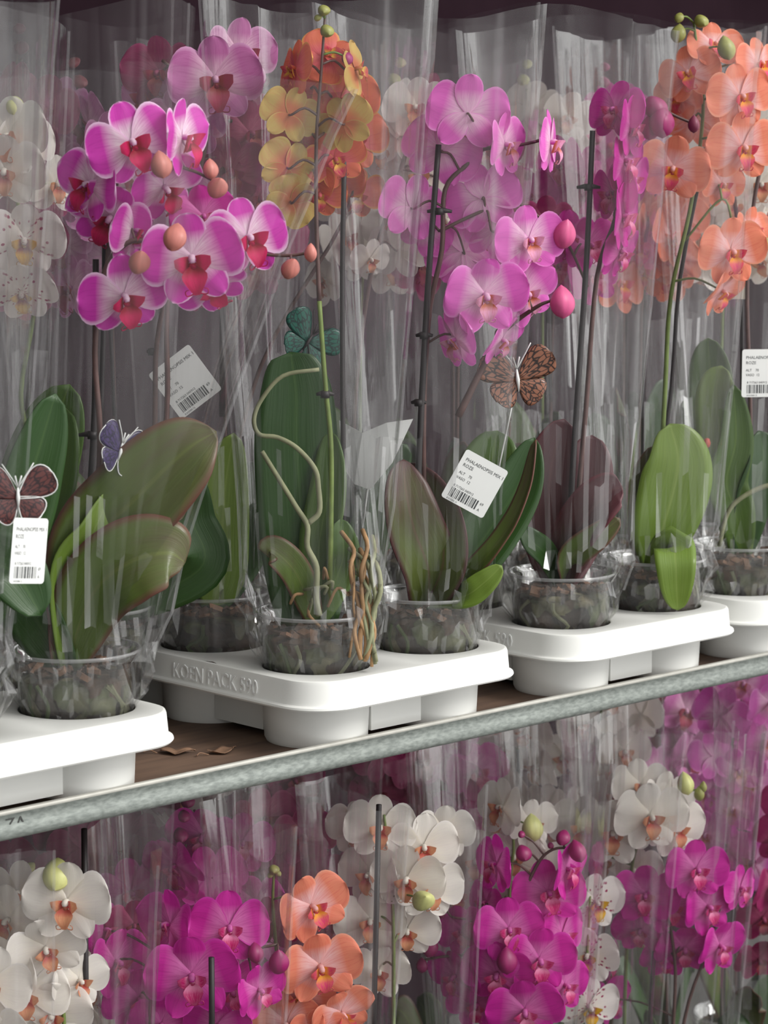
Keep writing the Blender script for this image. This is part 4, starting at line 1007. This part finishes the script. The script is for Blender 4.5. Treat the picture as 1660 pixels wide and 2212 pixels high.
low_plant('deep magenta orchid with branching bud sprays, bottom centre right', 1110, 8.5, 'magenta', [[(1120, 2300), (1130, 2100), (1132, 1950), (1160, 1870), (1195, 1835), (1245, 1832)], [(1110, 2250), (1050, 2080), (980, 2065), (910, 2075)], [(1120, 2200), (1045, 2010), (975, 1980)]], [
 (1072, 1868, 7.6, -60, 5, 0, -2), (1185, 1930, 8.6, 10, 10, 10, 0), (1225, 1880, 7.6, 60, 0, 0, 0), (1100, 2010, 8.2, 6, 10, 6, -3), (1165, 2075, 8.8, 14, -5, 0, -3), (1075, 2105, 8.6, -14, -10, 0, -3), (1135, 2185, 9.0, 0, -10, 10, -4), (1000, 2010, 6.6, -20, 0, 20, 0), (985, 2110, 7.4, -40, -10, 0, 0), (1215, 2020, 8.0, 50, 0, 0, 1), (1030, 2170, 7, -10, -10, 0, 1), (1220, 2130, 7.2, 40, 0, 0, 1), (1050, 1950, 6.0, -50, 0, 0, 2), (1120, 2110, 7.0, 0, 0, 0, 2)],
 [(1131, 1842, 2.5, (60, 10), -1, BM['magenta']), (1217, 1809, 2.2, (50, -20), -1, BM['magenta']), (1248, 1838, 2.8, (30, 40), -1, BM['magenta']), (1127, 1802, 1.1, (60, 0), 0), (1190, 1826, 1.0, (60, 0), 0), (1015, 2010, 2.6, (60, 0), -2), (1095, 2075, 3.2, (10, 10), -5), (930, 2045, 2.6, (30, -30), -1), (912, 2085, 1.9, (0, -40), 0), (955, 1972, 1.4, (20, -40), 0)], STEM_P, seed=4)
low_plant('white orchid with spotted throat right of the branching magenta one, bottom right', 1275, 12.0, 'spotted', [[(1270, 2300), (1268, 2100), (1275, 1950)]], [
 (1285, 1950, 8.0, 30, 0, 0, 1), (1270, 2065, 7.8, -12, 0, 0, 0), (1272, 2175, 8.2, 22, -10, 0, -1), (1262, 2010, 6.5, 60, 0, 0, 2)], [], STEM_G, seed=5)
low_plant('bright magenta orchid at the bottom right seen through a streaked sleeve', 1450, 9.0, 'magenta', [[(1450, 2300), (1460, 2100), (1450, 1950), (1520, 1880)], [(1480, 2200), (1530, 2050), (1560, 1950)]], [
 (1395, 1935, 8.4, -8, 5, 0, -1), (1505, 1880, 8.2, 16, 5, 0, -2), (1450, 1960, 7.6, 20, 0, 0, 0), (1530, 1960, 7.6, 30, 0, 10, -1), (1555, 2045, 7.8, 40, -10, 0, 0), (1480, 2050, 7.6, 0, -15, 0, 1), (1385, 2010, 7.0, -20, -10, 0, 1), (1440, 2070, 6.6, 0, -20, 0, 2), (1310, 2080, 7.0, 60, 0, 0, 4), (1320, 2160, 7.0, 50, 0, 0, 4), (1600, 1920, 6.5, 50, 0, 0, 1)], [], STEM_P, seed=6, stake=[(1420, 1960), (1405, 2200)], topr=(11, 9.5))
low_plant('white orchid with pink throats rising highest under the steel rail at the lower right', 1400, 14.0, 'white', [[(1350, 2300), (1360, 1950), (1380, 1820), (1450, 1720), (1520, 1705)]], [
 (1405, 1765, 9.4, 14, 0, 0, -6), (1325, 1800, 9.0, -8, 5, 0, -5), (1262, 1790, 8.8, -20, 10, 0, -4), (1460, 1790, 8.4, 30, 0, 0, -3), (1385, 1700, 7.6, 10, 20, 0, 1), (1440, 1730, 8, 30, 10, 0, 1), (1300, 1860, 8.0, 0, 0, 0, 2), (1230, 1850, 7.6, -20, 0, 0, 3), (1330, 1720, 7, -10, 10, 0, 2), (1370, 1880, 7.5, 0, -10, 0, 4), (1200, 1790, 7.0, -20, 0, 0, 4)],
 [(1482, 1692, 3.0, (20, 40), -3), (1512, 1714, 2.0, (0, 60), -3, PM['greenbud']), (1520, 1700, 1.5, (0, 60), -3, PM['greenbud'])], STEM_G, seed=7, topr=(11, 10))
low_plant('white orchid flushed pink with yellow buds behind the bud sprays', 1090, 16.0, 'white', [[(1100, 2300), (1100, 1950), (1110, 1820), (1090, 1740)]], [
 (1085, 1745, 7.6, -50, 10, 0, -1), (1150, 1780, 6.6, 30, 0, 0, 1, 'white'), (1110, 1850, 7.6, 0, -10, 0, 1), (1160, 1870, 8.0, 10, -10, 0, 2), (1030, 1860, 8.0, -10, 0, 0, 1, 'white'), (1170, 1960, 7.5, 10, 0, 0, 2), (990, 1930, 7.5, 0, 0, 0, 3), (1090, 1950, 7.5, 0, 0, 0, 3)],
 [(1150, 1788, 3.4, (20, 10), -4)], STEM_G, seed=8)
low_plant('creamy orchid cluster around the tall brown stake, lower middle', 850, 10.0, 'white', [[(850, 2300), (850, 2000), (840, 1850), (830, 1760)]], [
 (822, 1790, 8.0, 0, 10, 0, 0), (915, 1830, 8.0, 10, 0, 0, 0), (880, 1900, 8.4, -10, -5, 0, -1), (800, 1890, 7.6, -30, 0, 0, 1), (930, 1920, 8.0, 20, 0, 0, 0), (800, 1990, 8.0, 0, 0, 0, 1), (880, 2010, 7.5, 0, -10, 0, 2), (960, 1800, 7, 10, 0, 0, 3), (820, 2100, 7.0, 0, 0, 0, 2), (770, 1790, 7, -20, 0, 0, 3)],
 [(915, 1945, 3.4, (-60, 10), -4)], STEM_G, seed=9, stake=[(819, 1738, -9), (808, 2200, -9)])
LOWBG = [(500, 25, 'magenta', (50, 66)), (340, 25, 'magenta', (50, 64)), (640, 25, 'darkrose', (50, 66)), (180, 25, 'white', (46, 60)), (30, 25, 'white', (44, 60)),
     (960, 41, 'magenta', (60, 74)), (420, 41, 'white', (56, 70)), (620, 41, 'darkrose', (56, 72)), (800, 41, 'darkrose', (56, 72)), (250, 41, 'darkrose', (50, 70)), (80, 41, 'darkrose', (50, 66)), (1130, 41, 'white', (58, 72)), (1290, 41, 'white', (58, 72)),
     (1450, 41, 'palepink', (60, 73)), (1600, 41, 'softpink', (60, 74)), (1570, 25, 'softpink', (54, 70)), (1700, 12, 'darkrose', (46, 60)), (-80, 10, 'white', (48, 64))]
for i, (px, y, v, hh) in enumerate(LOWBG):
    x = x_at(px, y, -20)
    rk = sorted(q[0] for q in LOWBG if q[1] == y).index(px)
    wh = '%s from the left %s' % (ORD[rk], {25: 'behind the bottom front orchids', 41: 'in the rearmost row under the steel rail'}.get(y, 'at the outer edge of the bottom row'))
    bg_plant((x, y), LOWZ-0.75, v, 60+i, 'lower', wh, h=hh, top=73.5, nf=15, sleeve=(y != 41))

# ------------------------------------------------------------------ dry scraps on the deck
SCR = plain('dry_leaf_scrap', srgb(150, 116, 92), 0.8, 0.4, 60)
def scrap(px0, py, lb, seed):
    r = random.Random(seed)
    d = ray(px0, py); tt = (-0.8-CAM.z)/d.z; P = CAM+d*tt; P.z = -0.8
    mb = MB()
    def fn(u, v):
        s = v*2-1; wdt = 0.95*math.sin(math.pi*min(1, 0.1+u))**0.6
        return (u*3.4-1.7+0.15*math.sin(s*9), s*wdt+0.3*math.sin(u*7+seed), 0.10+0.28*abs(math.sin(u*5+seed))+0.12*s*s)
    mb.grid(fn, 12, 5)
    mb.tube(catmull([(-2.1, 0, 0.1), (-2.9, 0.4, 0.35), (-3.5, 0.2, 0.2)], 3), 0.07, 5)
    o = link('dried_leaf', mb.mesh('dried_leaf', SCR), None, P, Matrix.Rotation(math.radians(-38+seed*40-40), 3, 'Z'))
    md = o.modifiers.new('thickness', 'SOLIDIFY'); md.thickness = 0.0006
    tag(o, lb, 'dried leaf')
scrap(385, 1628, 'pale curled dry leaf scrap on the brown shelf beside the left tray', 1)
scrap(485, 1625, 'brown dry leaf scrap on the shelf, nearer the middle tray', 2)
